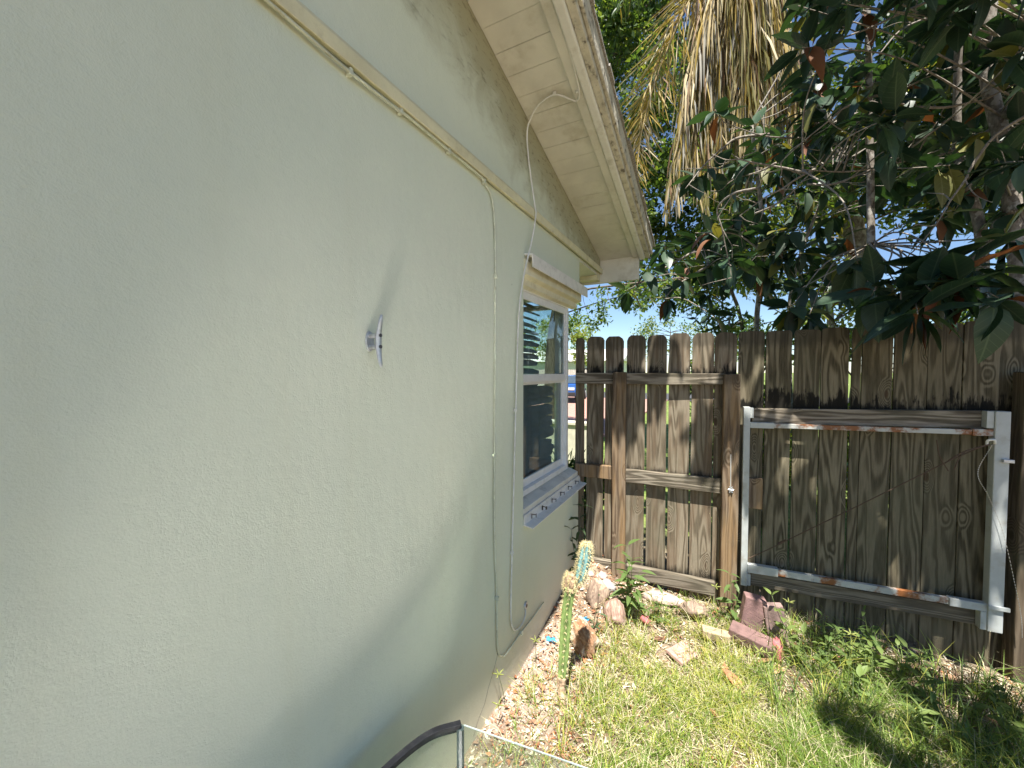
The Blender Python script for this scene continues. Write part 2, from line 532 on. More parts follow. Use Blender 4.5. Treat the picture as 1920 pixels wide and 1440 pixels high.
# side wall with the corner window opening, front wall meeting it
MB().prism([(-4.2,-0.4),(2.92,-0.4),(2.92,0.79),(1.95,0.79),(1.95,2.16),(2.92,2.16),(2.92,2.468),(-4.2,2.468)], 'x', -0.2, 0.0).build('wall', M['stucco'], H, bevel=0.006)
MB().prism([(-4.0,-0.4),(-0.202,-0.4),(-0.202,0.79),(-1.25,0.79),(-1.25,2.16),(-0.202,2.16),(-0.202,2.466),(-4.0,2.466)], 'y', 2.72, 2.917).build('wall', M['stucco'], H)
MB().box((-4.0, -4.2, -0.4), (-3.8, 2.718, 2.466)).build('wall', M['stucco'], H)
MB().box((-3.798, -4.2, -0.4), (-0.202, -4.0, 2.466)).build('wall', M['stucco'], H)
MB().box((-3.79, -3.99, 0.1), (-0.21, 2.71, 0.15)).build('floor', M['room'], H)
MB().box((-3.79, -3.99, 2.40), (-0.21, 2.71, 2.455)).build('ceiling', M['room'], H)
# gable above the trim, running on over the front overhang
MB().prism([(-4.2,2.472),(3.49,2.472),(3.49,rake(3.49)+0.02),(RIDGE,rake(RIDGE)+0.02),(-4.2,rake(RIDGE)+0.02+(RIDGE+4.2)*-SL)], 'x', -0.15, 0.004).build('gable_wall', M['stucco'], H)
MB().prism([(0.005,2.466),(0.026,2.460),(0.029,2.498),(0.024,2.512),(0.005,2.516)], 'y', -4.2, 3.485).build('trim_board', M['trim'], H, bevel=0.003)
# soffit boards across the rake, each a board of its own
ang = math.atan(SL); ca, sa = math.cos(ang), math.sin(ang)
def slope_pt(x, s, h):          # s metres down the slope from the ridge side, h above the soffit plane
    y0 = s * ca
    return (x, y0 + h * sa, 3.502 - s * sa + h * ca)
def slope_box(mb, x0, x1, s0, s1, h0, h1):
    v = [slope_pt(x, s, h) for h in (h0, h1) for (x, s) in ((x0,s0),(x1,s0),(x1,s1),(x0,s1))]
    return mb.add(v, [(0,3,2,1),(4,5,6,7),(0,1,5,4),(1,2,6,5),(2,3,7,6),(3,0,4,7)])
s_end = 3.488 / ca
srng = random.Random(3)
s = -1.5; k = 0
while s < s_end - 0.02:
    w = min(0.118, s_end - s)
    dh = srng.uniform(-0.0012, 0.0012)
    o = slope_box(MB(), 0.006, 0.296, s + 0.0012, s + w - 0.0012, dh, 0.02 + dh).build('soffit_board', M['soffit'], H)
    s += w
slope_box(MB(), 0.006, 0.296, -1.5, s_end, 0.021, 0.03).build('roof_deck', M['clip'], H)
# rake edge: small moulding, white fascia, flaking outer board, drip lip
slope_box(MB(), 0.288, 0.338, -1.7, s_end - 0.01, -0.022, 0.03).build('rake_moulding', M['soffit'], H, bevel=0.006)
slope_box(MB(), 0.339, 0.384, -1.7, s_end + 0.02, -0.032, 0.10).build('white_fascia', M['fascia_white'], H, bevel=0.008)
slope_box(MB(), 0.385, 0.422, -1.7, s_end + 0.025, -0.018, 0.11).build('outer_fascia', M['fascia_old'], H, bevel=0.004)
slope_box(MB(), 0.423, 0.440, -1.7, s_end + 0.03, 0.012, 0.115).build('drip_edge', M['fascia_old'], H, bevel=0.004)
# shingle edge: a ragged strip of small tabs
mb = MB(); s = -1.7
while s < s_end + 0.03:
    w = srng.uniform(0.05, 0.12)
    slope_box(mb, 0.40, 0.452 + srng.uniform(-0.006, 0.008), s, s + w - 0.002, 0.117, 0.127 + srng.uniform(0, 0.006))
    s += w
mb.build('shingle_edge', M['roof'], H)
mb = MB(); slope_box(mb, -4.2, 0.44, RIDGE / ca, s_end + 0.03, 0.128 - 0.012, 0.16)
mb.build('roof', M['roof'], H)
zr = rake(RIDGE)
MB().add([(-4.2,RIDGE,zr+.12),(0.44,RIDGE,zr+.12),(0.44,-6,zr-1.1),(-4.2,-6,zr-1.1),(-4.2,RIDGE,zr+.17),(0.44,RIDGE,zr+.17),(0.44,-6,zr-1.05),(-4.2,-6,zr-1.05)],
         [(0,3,2,1),(4,5,6,7),(0,1,5,4),(1,2,6,5),(2,3,7,6),(3,0,4,7)]).build('roof', M['roof'], H)
# front eave: fascia board and soffit panel under the overhang
MB().box((-4.2, 3.49, 2.385), (0.335, 3.52, 2.66)).build('front_fascia', M['soffit'], H, bevel=0.004)
MB().box((-4.2, 2.92, 2.44), (-0.002, 3.489, 2.468)).build('front_soffit', M['soffit'], H)
MB().box((-0.15, 3.40, 2.40), (0.004, 3.488, 2.4705)).build('rafter_tail', M['trim'], H)
# head flashing over the window and cream casing steps below it
MB().prism([(0.0,2.245),(0.052,2.238),(0.054,2.166),(0.047,2.166),(0.045,2.228),(0.0,2.236)], 'y', 1.955, 2.955).build('head_flashing', M['flash'], H, bevel=0.002)
MB().prism([(-0.058,2.075),(-0.02,2.085),(-0.02,2.12),(0.018,2.13),(0.018,2.205),(0.0,2.225),(-0.058,2.225)], 'y', 1.952, 2.915).build('head_casing', M['cream'], H, bevel=0.004)
# ledge, cream band and metal sill angle
MB().prism([(-0.11,0.79),(-0.002,0.79),(-0.002,0.835),(-0.11,0.872)], 'y', 1.952, 2.905).build('window_ledge', M['ledge'], H, bevel=0.004)
MB().prism([(0.002,0.745),(0.060,0.737),(0.061,0.743),(0.009,0.752),(0.008,0.802),(0.002,0.804)], 'y', 1.945, 2.935).build('sill_flashing', M['flash'], H, bevel=0.001)
for i in range(6):
    y = 2.03 + i * 0.155
    MB().box((-0.001, -0.002, 0), (0.028, 0.002, 0.004)).box((0.024, -0.002, -0.014), (0.028, 0.012, 0.004)).box((0.0,-0.006,-0.02),(0.004,0.004,0.006)).xf(
        Matrix.Translation((0.012, y, 0.782)) @ Matrix.Rotation(srng.uniform(-.3, .5), 4, 'Z')).build('sill_clip', M['clip'], H, origin=(0.012, y, 0.782))

# side window: frame, sashes, panes, blind slats
def window_side(xo, y0, y1, z0, z1, rail_z):
    W = MB()
    d0, d1 = xo - 0.055, xo
    W.box((d0, y0, z0), (d1, y0 + 0.035, z1)).box((d0, y1 - 0.035, z0), (d1, y1, z1))
    W.box((d0 + .001, y0 + 0.035, z1 - 0.035), (d1 - .001, y1 - 0.035, z1)).box((d0 + .001, y0 + 0.035, z0), (d1 - .001, y1 - 0.035, z0 + 0.035))
    w = W.build('window', M['vinyl'], H, origin=(xo, (y0 + y1) / 2, z0), bevel=0.003)
    a0, a1 = y0 + 0.036, y1 - 0.036
    # upper sash sits outside, lower sash inside
    for nm, xs, za, zb in (('upper_sash', xo - 0.006, rail_z, z1 - 0.036), ('lower_sash', xo - 0.026, z0 + 0.036, rail_z + 0.03)):
        t = 0.03
        S = MB().box((xs - 0.018, a0, za), (xs, a0 + t, zb)).box((xs - 0.018, a1 - t, za), (xs, a1, zb))
        S.box((xs - 0.017, a0 + t, zb - 0.045), (xs - 0.001, a1 - t, zb)).box((xs - 0.017, a0 + t, za), (xs - 0.001, a1 - t, za + 0.05))
        S.build('sash', M['vinyl'], w, bevel=0.003)
        MB().box((xs - 0.012, a0 + t, za + 0.05), (xs - 0.008, a1 - t, zb - 0.045)).build('pane', M['pane'], w)
    return w
WN = window_side(-0.052, 1.955, 2.822, 0.868, 2.105, 1.535)
n_s = 27
for i in range(n_s):
    z = 0.93 + i * 0.0425
    ln = 0.50 + 0.03 * srng.uniform(-1, 1) + (0.27 if i < 14 else 0)
    sg = srng.uniform(-0.01, 0.01)
    tl = 0.018 + srng.uniform(-.003, .003)
    mb = MB()
    v = []
    for j, (px, pz) in enumerate(((-0.024, tl), (0.0, 0.003), (0.024, -tl))):
        for (yy, dz) in ((1.99, 0), (1.99 + ln - abs(px) * (1.5 + i % 3), sg)):
            v.append((-0.15 + px, yy, z + pz + dz))
    v2 = [(a, b, c + 0.0022) for a, b, c in v]
    f = [(0,1,3,2),(2,3,5,4)]
    mb.add(v, f); mb.add(v2, [q[::-1] for q in f])
    mb.build('blind_slat', M['slat'], WN, smooth=True)
# front window of the corner, seen through the side pane
F = MB().box((-1.24, 2.775, 0.868), (-1.20, 2.82, 2.105)).box((-0.145, 2.775, 0.868), (-0.108, 2.82, 2.105))
F.box((-1.20, 2.776, 0.868), (-0.145, 2.819, 0.905)).box((-1.20, 2.776, 2.07), (-0.145, 2.819, 2.105)).box((-1.20, 2.777, 1.53), (-0.145, 2.818, 1.58))
wf = F.build('window', M['vinyl'], H, origin=(-0.6, 2.8, 0.868), bevel=0.003)
MB().box((-1.20, 2.795, 0.905), (-0.145, 2.799, 1.53)).build('pane', M['pane'], wf)
MB().box((-1.20, 2.795, 1.58), (-0.145, 2.799, 2.07)).build('pane', M['pane'], wf)
MB().prism([(2.78,0.79),(2.91,0.79),(2.91,0.835),(2.78,0.872)], 'x', -1.24, -0.112).build('window_ledge', M['ledge'], H)
# pipe hole with a collar low on the wall
mb = MB()
mb.tube([(0.001, 1.974, 0.281), (0.008, 1.974, 0.281)], [0.021, 0.018], 14)
mb.build('pipe_collar', M['galv'], H)
MB().tube([(0.002, 1.974, 0.281), (0.0095, 1.974, 0.281)], 0.010, 10).build('pipe_stub', M['screw'], H)
# hairline crack from the cable foot down to the ground
cr = [(1.66,0.235),(1.64,0.19),(1.60,0.14),(1.565,0.10),(1.53,0.05),(1.475,0.01),(1.45,-0.03)]
MB().tube([(0.0002, y + srng.uniform(-.012,.012), z + srng.uniform(-.006,.006)) for y, z in cr], 0.0009, 4).build('crack', M['clip'], H)

# ---- cables on the wall
c1 = [(0.3,2.452),(0.562,2.452),(0.772,2.448),(0.975,2.452),(1.037,2.456),(1.224,2.452),(1.488,2.450),(1.541,2.440),(1.603,2.383),(1.627,2.145),(1.62,1.592),(1.613,0.879),(1.633,0.559),(1.643,0.249),(1.69,0.175),(1.73,0.163),(1.883,0.171),(2.05,0.172),(2.215,0.173)]
K1 = empty('cable', (0.01, 1.62, 0.16), 'flat cream painted cable running under the trim and down the wall', 'cable')
MB().tube(spline([(0.009 + (0.006 if z > 2.44 else 0), y, z + (srng.uniform(-.004, .004))) for y, z in c1], 5), 0.0048, 7).build('cable_run', M['cable_cream'], K1, smooth=True)
for y, z in ((0.80, 2.447), (1.0, 2.453), (1.26, 2.452), (1.52, 2.445), (1.625, 2.05), (1.617, 1.2), (1.635, 0.5), (1.9, 0.171)):
    MB().box((0.001, y - 0.006, z - 0.010), (0.021, y + 0.006, z + 0.010)).build('cable_clip', M['cable_cream'], K1, bevel=0.002)
K2 = empty('cable', (0.012, 1.8, 0.22), 'white cable looping from the soffit and hanging down beside the window', 'cable')
c2 = [(0.342,0.9,3.245),(0.342,1.3,3.14),(0.343,1.522,3.078),(0.340,1.715,3.026),(0.332,1.85,2.985),(0.322,1.91,2.962),(0.300,1.94,2.955),(0.271,1.928,2.965),(0.201,1.887,2.985),(0.109,1.899,2.97),(0.045,1.93,2.93),(0.022,1.943,2.87),(0.016,1.977,2.752),(0.030,2.028,2.52),(0.04,2.02,2.47),(0.03,1.992,2.326),(0.022,1.90,2.098),(0.016,1.855,1.87),(0.014,1.825,1.369),(0.014,1.807,1.037),(0.012,1.789,0.651),(0.012,1.776,0.351),(0.012,1.80,0.255),(0.012,1.84,0.225),(0.012,1.90,0.215),(0.010,1.949,0.235),(0.004,1.968,0.27)]
MB().tube(spline(c2, 6), 0.0045, 8).build('cable_run', M['cable_white'], K2, smooth=True)
for p in ((0.318,1.90,2.972),(0.201,1.887,2.99),(0.012,1.826,1.40),(0.012,1.79,0.66)):
    MB().box((p[0]-0.009, p[1]-0.005, p[2]-0.008), (p[0]+0.009, p[1]+0.005, p[2]+0.010)).build('cable_clip', M['cable_white'], K2, bevel=0.002)

# ---- dock cleat screwed to the wall, horns up and down
CT = empty('cleat', (0, 0.868, 1.69), 'grey metal dock cleat screwed upright to the green wall', 'cleat')
def cleat():
    n = 14
    mb = MB(); v = []; f = []
    for i in range(n + 1):
        t = -1 + 2 * i / n
        zz = 1.692 + t * 0.078
        cx = 0.040 + 0.013 * abs(t) ** 1.6 + 0.002 * t
        hw = 0.0105 * (1 - 0.50 * abs(t) ** 1.3) * (0.72 if i in (0, n) else 1)
        ht = 0.0095 * (1 - 0.45 * abs(t)) * (0.6 if i in (0, n) else 1)
        for k in range(10):
            q = 2 * math.pi * k / 10
            v.append((cx + ht * math.cos(q), 0.868 + hw * math.sin(q), zz))
    for i in range(n):
        for k in range(10):
            f.append((i*10+k, i*10+(k+1) % 10, (i+1)*10+(k+1) % 10, (i+1)*10+k))
    f += [tuple(range(10))[::-1], tuple(n*10+k for k in range(10))]
    mb.add(v, f); mb.build('horns', M['galv'], CT, smooth=True)
    base = MB().prism([(0.868+0.016*math.cos(a), 1.692+0.031*math.sin(a)) for a in [2*math.pi*i/20 for i in range(20)]], 'x', 0.0005, 0.008)
    base.build('base_plate', M['galv'], CT, bevel=0.002)
    for dz in (-0.017, 0.017):
        MB().prism([(0.868+0.008*math.cos(a), 1.692+dz+0.0075*math.sin(a)) for a in [2*math.pi*i/14 for i in range(14)]], 'x', 0.008, 0.035).build('foot', M['galv'], CT, smooth=False)
        MB().tube([(0.046, 0.868, 1.692+dz), (0.0515, 0.868, 1.692+dz)], 0.0058, 10).build('screw', M['screw'], CT)
cleat()

# ================================================================== FENCE
FA = R(5); ft = Vector((math.cos(FA), math.sin(FA), 0)); fn = Vector((math.sin(FA), -math.cos(FA), 0))   # fn points to the yard
F0 = Vector((0, 2.957, 0))
def fp(s, off, z): return F0 + ft * s + fn * off + Vector((0, 0, z))
def fmat(s, off=0, z=0):
    return Matrix.Translation(fp(s, off, z)) @ Matrix.Rotation(FA, 4, 'Z')
def place(mb, name, mat, parent, s, off=0, z=0, bevel=0.0, tilt=0.0):
    """a mesh built about its own origin (x along fence, y away from the yard) set on the fence line"""
    o = put(name, mb.mesh(name, mat), parent, fp(s, off, z))
    o.rotation_euler = (0, tilt, FA)
    if bevel:
        b = o.modifiers.new('bevel', 'BEVEL'); b.width = bevel; b.segments = 2; b.limit_method = 'ANGLE'; b.angle_limit = R(35)
    return o
prng = random.Random(21)
def picket(s0, s1, ztop, zbot, mat, parent, dog=0.022, off=0.0, rag=0.004):
    hw = (s1 - s0) / 2
    j = lambda a=rag: prng.uniform(-a, a)
    e = min(dog, hw * 0.6)
    ztop -= prng.uniform(0, 0.006)
    pts = [(-hw, zbot), (hw, zbot), (hw + j(.002), zbot + 0.7), (hw, ztop - e * 1.15 + j()), (hw - e * 0.35 + j(.002), ztop - e * 0.45 + j(.002)), (hw - e + j(), ztop + j(.002)),
           (j(), ztop + j(.003)), (-hw + e + j(), ztop + j(.002)), (-hw + e * 0.35, ztop - e * 0.45 + j(.002)), (-hw, ztop - e * 1.15 + j()), (-hw + j(.002), zbot + 0.8)]
    mb = MB().prism(pts, 'y', 0.0, 0.017)
    return place(mb, 'picket', mat, parent, (s0 + s1) / 2, off + j(.003), 0, 0.002, tilt=j(.002))
FL = empty('fence', tuple(fp(0.5, 0, 0)), 'weathered brown picket fence panel between the house corner and the gate', 'fence')
LP = [(-0.037,0.03,1.862),(0.045,0.176,1.870),(0.187,0.321,1.866),(0.342,0.474,1.868),(0.491,0.624,1.868),(0.638,0.775,1.872),(0.783,0.92,1.874),(0.927,1.060,1.870)]
for a, b, zt in LP: picket(a, b, zt, -0.12, M['picket'], FL, dog=0.03)
def rail(s0, s1, z0, z1, off, th, mat, parent, z0b=None, z1b=None, name='rail'):
    L = s1 - s0; c = (s0 + s1) / 2
    z0b = z0 if z0b is None else z0b; z1b = z1 if z1b is None else z1b
    h = 5
    v = []
    for i in range(h + 1):
        t = i / h; x = -L/2 + L*t; w = prng.uniform(-.002, .002)
        a = z0 + (z0b - z0) * t; b = z1 + (z1b - z1) * t
        v += [(x, -th + w, a + w), (x, 0, a), (x, 0, b), (x, -th + w, b - w)]
    f = []
    for i in range(h):
        for k in range(4): f.append((i*4+k, i*4+(k+1) % 4, (i+1)*4+(k+1) % 4, (i+1)*4+k)[::-1])
    f += [(0,1,2,3), (h*4+3, h*4+2, h*4+1, h*4)]
    return place(MB().add(v, f), name, mat, parent, c, off, 0, 0.003)
rail(-0.03, 0.985, 1.508, 1.592, 0.004, 0.040, M['rail'], FL, 1.512, 1.588)
rail(-0.03, 0.255, 0.795, 0.893, 0.004, 0.045, M['post'], FL)
rail(0.345, 0.985, 0.785, 0.880, 0.004, 0.040, M['rail'], FL, 0.778, 0.874)
rail(0.05, 0.262, 0.074, 0.172, 0.004, 0.040, M['rail'], FL)
rail(0.355, 0.945, 0.073, 0.170, 0.004, 0.042, M['rail'], FL, 0.066, 0.158)
def post(s, w, ztop, mat, parent, off, dep, zbot=-0.25, name='post'):
    h = w / 2
    v = []; n = 6
    for i in range(n + 1):
        z = zbot + (ztop - zbot) * i / n
        jx, jy = prng.uniform(-.003, .003), prng.uniform(-.002, .002)
        v += [(-h+jx, -dep+jy, z), (h+jx, -dep+jy, z), (h+jx, 0, z), (-h+jx, 0, z)]
    f = []
    for i in range(n):
        for k in range(4): f.append((i*4+k, i*4+(k+1) % 4, (i+1)*4+(k+1) % 4, (i+1)*4+k))
    f += [(0,3,2,1), (n*4, n*4+1, n*4+2, n*4+3)]
    return place(MB().add(v, f), name, mat, parent, s, off, 0, 0.006)
post(0.306, 0.094, 1.598, M['post'], FL, 0.0455, 0.05)
GP = post(1.022, 0.096, 1.585, M['post'], FL, 0.0, 0.094)
# gate catch wire and knob on the gate post
mb = MB().tube([tuple(fp(1.022, 0.097, 1.056)), tuple(fp(1.0225, 0.101, 0.95)), tuple(fp(1.024, 0.099, 0.845))], 0.0022, 5)
mb.build('latch_cord', M['cable_white'], FL)
mb = MB()
for i in range(6):
    a = i * math.pi / 3
    mb.tube([tuple(fp(1.025, 0.100, 0.825)), tuple(fp(1.025 + 0.016*math.cos(a), 0.103, 0.825 + 0.024*math.sin(a)))], [0.006, 0.004], 6)
mb.build('latch_knob', M['galv'], FL)

# ---- reddish lath leaning behind the post
LT = MB().prism([(-0.017,0),(0.017,0),(0.019,1.28),(-0.004,1.33),(-0.013,1.30)], 'y', 0, 0.012)
lt = put('lath', LT.mesh('lath', M['lath']), None, fp(0.262, 0.018, 0.02)); lt.rotation_euler = (R(0.4), R(-0.2), FA)
tag(lt, 'thin reddish wooden lath leaning behind the left fence post', 'lath')

# ---- gate
G = empty('gate', tuple(fp(1.7, 0.05, 0.1)), 'wide wooden gate with white metal frame and rusting crossbars', 'gate')
GB = [(1.067,1.215,1.872),(1.224,1.365,1.871),(1.378,1.515,1.869),(1.524,1.663,1.876),(1.674,1.718,1.866),(1.723,1.866,1.876),(1.873,2.02,1.878),(2.025,2.171,1.880),(2.176,2.321,1.882)]
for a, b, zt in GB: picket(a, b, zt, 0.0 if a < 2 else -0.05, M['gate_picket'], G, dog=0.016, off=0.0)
def gbox(s0, s1, z0, z1, off0, off1, name, mat, bevel=0.002, z0b=None, z1b=None):
    L = (s1 - s0) / 2
    z0b = z0 if z0b is None else z0b; z1b = z1 if z1b is None else z1b
    v = [(-L,-off1,z0),(L,-off1,z0b),(L,-off0,z0b),(-L,-off0,z0),(-L,-off1,z1),(L,-off1,z1b),(L,-off0,z1b),(-L,-off0,z1)]
    mb = MB().add(v, [(0,3,2,1),(4,5,6,7),(0,1,5,4),(1,2,6,5),(2,3,7,6),(3,0,4,7)])
    return place(mb, name, mat, G, (s0 + s1) / 2, 0, 0, bevel)
gbox(1.092, 1.130, 0.195, 1.372, 0.045, 0.090, 'frame_upright', M['gate_paint'], 0.004)
gbox(2.262, 2.322, 0.190, 1.389, 0.045, 0.095, 'frame_upright', M['gate_paint'], 0.004)
rail(1.150, 2.262, 1.268, 1.358, 0.004, 0.042, M['rail'], G, 1.288, 1.386)
rail(1.156, 2.270, 0.188, 0.270, 0.004, 0.042, M['rail'], G, 0.190, 0.280)
gbox(1.131, 1.262, 1.236, 1.272, 0.050, 0.086, 'crossbar_sleeve', M['gate_paint'], 0.002, 1.239, 1.275)
gbox(1.262, 2.180, 1.242, 1.270, 0.054, 0.080, 'crossbar', M['rusty_bar'], 0.002, 1.256, 1.284)
gbox(2.180, 2.262, 1.252, 1.288, 0.050, 0.086, 'crossbar_sleeve', M['rusty_bar'], 0.002, 1.254, 1.290)
gbox(1.131, 1.300, 0.286, 0.341, 0.050, 0.088, 'crossbar_sleeve', M['gate_paint'], 0.002, 0.290, 0.341)
gbox(1.300, 2.110, 0.293, 0.333, 0.054, 0.080, 'crossbar', M['rusty_bar'], 0.002, 0.296, 0.331)
gbox(2.110, 2.262, 0.292, 0.335, 0.050, 0.088, 'crossbar_sleeve', M['gate_paint'], 0.002, 0.294, 0.336)
gbox(1.131, 1.150, 1.300, 1.366, 0.046, 0.080, 'corner_bracket', M['gate_paint'])
gbox(2.232, 2.261, 1.296, 1.388, 0.046, 0.088, 'corner_bracket', M['gate_paint'])
gbox(1.131, 1.150, 0.197, 0.275, 0.046, 0.080, 'corner_bracket', M['gate_paint'])
gbox(2.236, 2.261, 0.192, 0.292, 0.046, 0.088, 'corner_bracket', M['gate_paint'])
gbox(1.132, 1.214, 0.700, 0.900, 0.018, 0.050, 'wood_block', M['post'], 0.004)
gbox(2.290, 2.332, 1.118, 1.136, 0.096, 0.112, 'hinge_strap', M['galv'])
gbox(2.256, 2.340, 0.318, 0.340, 0.0955, 0.108, 'hinge_strap', M['gate_paint'])
MB().tube([tuple(fp(1.131, 0.075, 0.372)), tuple(fp(1.25, 0.07, 0.455)), tuple(fp(1.7, 0.066, 0.795)), tuple(fp(2.1, 0.068, 1.105)), tuple(fp(2.245, 0.082, 1.212))], [.0032,.0032,.0032,.0032,.0032], 6).build('brace_wire', M['wire'], G)
MB().tube([tuple(fp(1.30, 0.07, 0.496)), tuple(fp(1.345, 0.069, 0.53))], [0.009, 0.007], 7).build('turnbuckle', M['wire'], G)
MB().tube(spline([tuple(fp(2.235, 0.09, 1.205)), tuple(fp(2.232, 0.10, 1.230)), tuple(fp(2.255, 0.104, 1.236)), tuple(fp(2.262, 0.096, 1.215))], 4), 0.006, 7).build('hook', M['cable_white'], G, smooth=True)
# twig caught on the wire
tw = empty('twig', tuple(fp(2.15, 0.09, 1.10)), 'forked dry twig caught on the gate wire near the hook', 'twig')
MB().tube(spline([fp(2.24,0.10,1.21), fp(2.14,0.095,1.16), fp(2.07,0.09,1.09)], 4), [0.004]*8 + [0.002], 5).build('stem', M['wire'], tw)
MB().tube(spline([fp(2.15,0.095,1.165), fp(2.12,0.1,1.12), fp(2.105,0.10,1.06)], 4), 0.003, 5).build('fork', M['wire'], tw)
MB().tube(spline([fp(2.03,0.095,1.22), fp(2.045,0.095,1.13), fp(2.085,0.09,1.05)], 4), 0.003, 5).build('fork', M['wire'], tw)

# ---- light chain hanging from the hook
CH = empty('chain', tuple(fp(2.24, 0.11, 1.2)), 'thin light chain hanging from the gate hook towards the ground', 'chain')
cpath = spline([fp(2.247,0.104,1.208), fp(2.196,0.104,1.055), fp(2.241,0.106,0.929), fp(2.298,0.11,0.748), fp(2.345,0.115,0.496), fp(2.373,0.12,0.314), fp(2.38,0.12,0.20)], 14)
mb = MB()
for i in range(len(cpath) - 1):
    a, b = cpath[i], cpath[i+1]
    d = (b - a)
    n_l = max(1, int(d.length / 0.016))
    for j in range(n_l):
        p = a + d * (j / n_l); q = a + d * ((j + 0.7) / n_l)
        mb.tube([p, (p+q)/2, q], [0.0012, 0.0028 if j % 2 else 0.0018, 0.0012], 5)
mb.build('links', M['chain'], CH)

# ---- fence beyond the gate, at the right edge
FR = empty('fence', tuple(fp(2.6, 0, 0)), 'dark shaded fence end right of the gate with a thick post', 'fence')
for a, b, zt in ((2.327,2.470,1.884),(2.476,2.62,1.886),(2.627,2.77,1.886),(2.777,2.92,1.888),(2.927,3.07,1.888),(3.077,3.22,1.89),(3.227,3.37,1.89),(3.377,3.52,1.89)) + tuple((3.527 + .15*i, 3.67 + .15*i, 1.89) for i in range(18)):
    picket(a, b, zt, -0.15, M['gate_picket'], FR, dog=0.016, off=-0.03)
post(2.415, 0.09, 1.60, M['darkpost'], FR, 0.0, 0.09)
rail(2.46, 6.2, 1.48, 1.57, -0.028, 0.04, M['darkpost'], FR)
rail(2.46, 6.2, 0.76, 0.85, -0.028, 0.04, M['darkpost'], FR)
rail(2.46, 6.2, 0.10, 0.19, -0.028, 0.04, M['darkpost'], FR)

# ================================================================== GLASS TANK
M['tank_glass'] = glass_mat('tank_glass', (0.84, 0.90, 0.86), 0.02, 0.0, dust=0.12)
M['black_rim'] = simple('black_plastic', (0.008, 0.009, 0.012), 0.6, var=0.3, scale=40, spec=0.25, dirt=((0.06, 0.055, 0.05), 0.3, 40))
M['seal'] = simple('silicone_corner', (0.045, 0.065, 0.065), 0.35, var=0.3, scale=20, dirt=((0.20, 0.22, 0.21), 0.5, 25))
TK = empty('glass_tank', (0.4, 0.6, -0.04), 'bow front glass tank with a black rim standing beside the wall', 'tank')
zt, zb = 0.452, -0.03
bow = spline([(0.217,1.03,0),(0.150,0.952,0),(0.112,0.82,0),(0.092,0.62,0),(0.085,0.30,0),(0.09,0.0,0),(0.11,-0.25,0),(0.15,-0.42,0),(0.217,-0.50,0)], 6)
ctr = Vector((0.42, 0.27, 0))
def wallstrip(path, th, z0, z1, inward):
    v = []; f = []
    n = len(path)
    for i, p in enumerate(path):
        t = (path[min(i+1, n-1)] - path[max(i-1, 0)]).normalized()
        nn = Vector((t.y, -t.x, 0))
        if nn.dot(ctr - p) < 0: nn = -nn
        q = p + nn * th * inward
        v += [(p.x,p.y,z0),(q.x,q.y,z0),(q.x,q.y,z1),(p.x,p.y,z1)]
    for i in range(n-1):
        for k in range(4): f.append((i*4+k, i*4+(k+1) % 4, (i+1)*4+(k+1) % 4, (i+1)*4+k))
    f += [(3,2,1,0), ((n-1)*4, (n-1)*4+1, (n-1)*4+2, (n-1)*4+3)]
    return MB().add(v, f)
wallstrip(bow, 0.006, zb, zt - 0.005, 1).build('bow_pane', M['tank_glass'], TK, smooth=False)
A, B, C_, D_ = Vector((0.221,1.034,0)), Vector((0.640,1.086,0)), Vector((0.640,-0.56,0)), Vector((0.221,-0.504,0))
wallstrip([A, (A+B)/2, B], 0.006, zb, zt - 0.002, 1).build('side_pane', M['tank_glass'], TK)
wallstrip([B + Vector((.003,-.004,0)), C_ + Vector((.003,.004,0))], 0.006, zb, zt - 0.003, 1).build('back_pane', M['tank_glass'], TK)
wallstrip([C_, D_], 0.006, zb, zt - 0.002, 1).build('side_pane', M['tank_glass'], TK)
MB().prism([(p.x, p.y) for p in bow] + [(0.634,-0.54),(0.634,1.07)], 'z', zb - 0.006, zb - 0.001).build('bottom_pane', M['tank_glass'], TK)
# added unseen aluminium sheet in the tank, tilted to bounce sunlight onto the wall
M['bounce_metal'] = simple('bounce_aluminium', (0.29, 0.29, 0.28), 0.18, 1.0, var=0.04, scale=30)
hz = lambda x, y: 0.065 + 0.080*(x - 0.4) - 0.06*(y - 0.4)
hp = [(p.x + (0.14 if p.y < .5 else max(0.0, 0.14 - .28*(p.y - .5))), p.y) for p in bow[1:] if p.y > -.46] + [(0.622,-0.48),(0.622,1.02)]
n_ = len(hp)
MB().add([(x,y,hz(x,y)) for x,y in hp] + [(x,y,hz(x,y)-.003) for x,y in hp], [tuple(range(n_))[::-1] if False else tuple(range(n_)), tuple(range(n_,2*n_))[::-1]] + [(i,n_+i,n_+(i+1)%n_,(i+1)%n_) for i in range(n_)]).build('bounce_sheet', M['bounce_metal'], TK)
rim = [p + (p - ctr).normalized() * 0.006 for p in bow]
wallstrip(rim, 0.021, zt - 0.004, zt + 0.010, 1).build('top_rim', M['black_rim'], TK, bevel=0.002)
wallstrip(rim, 0.005, zt - 0.026, zt - 0.0042, 1).build('rim_skirt', M['black_rim'], TK)
MB().tube([(0.2235,1.0245,zb),(0.2235,1.0245,zt-0.005)], 0.013, 8).build('corner_seal', M['seal'], TK)
MB().box((0.232,1.031,zt-0.0015),(0.640,1.0345,zt+0.001)).xf(Matrix.Translation((0.232,1.0345,0)) @ Matrix.Rotation(R(7.1),4,'Z') @ Matrix.Translation((-0.232,-1.0345,0))).build('glass_edge', simple('bright_glass_edge', (0.34,0.42,0.40), 0.2), TK)

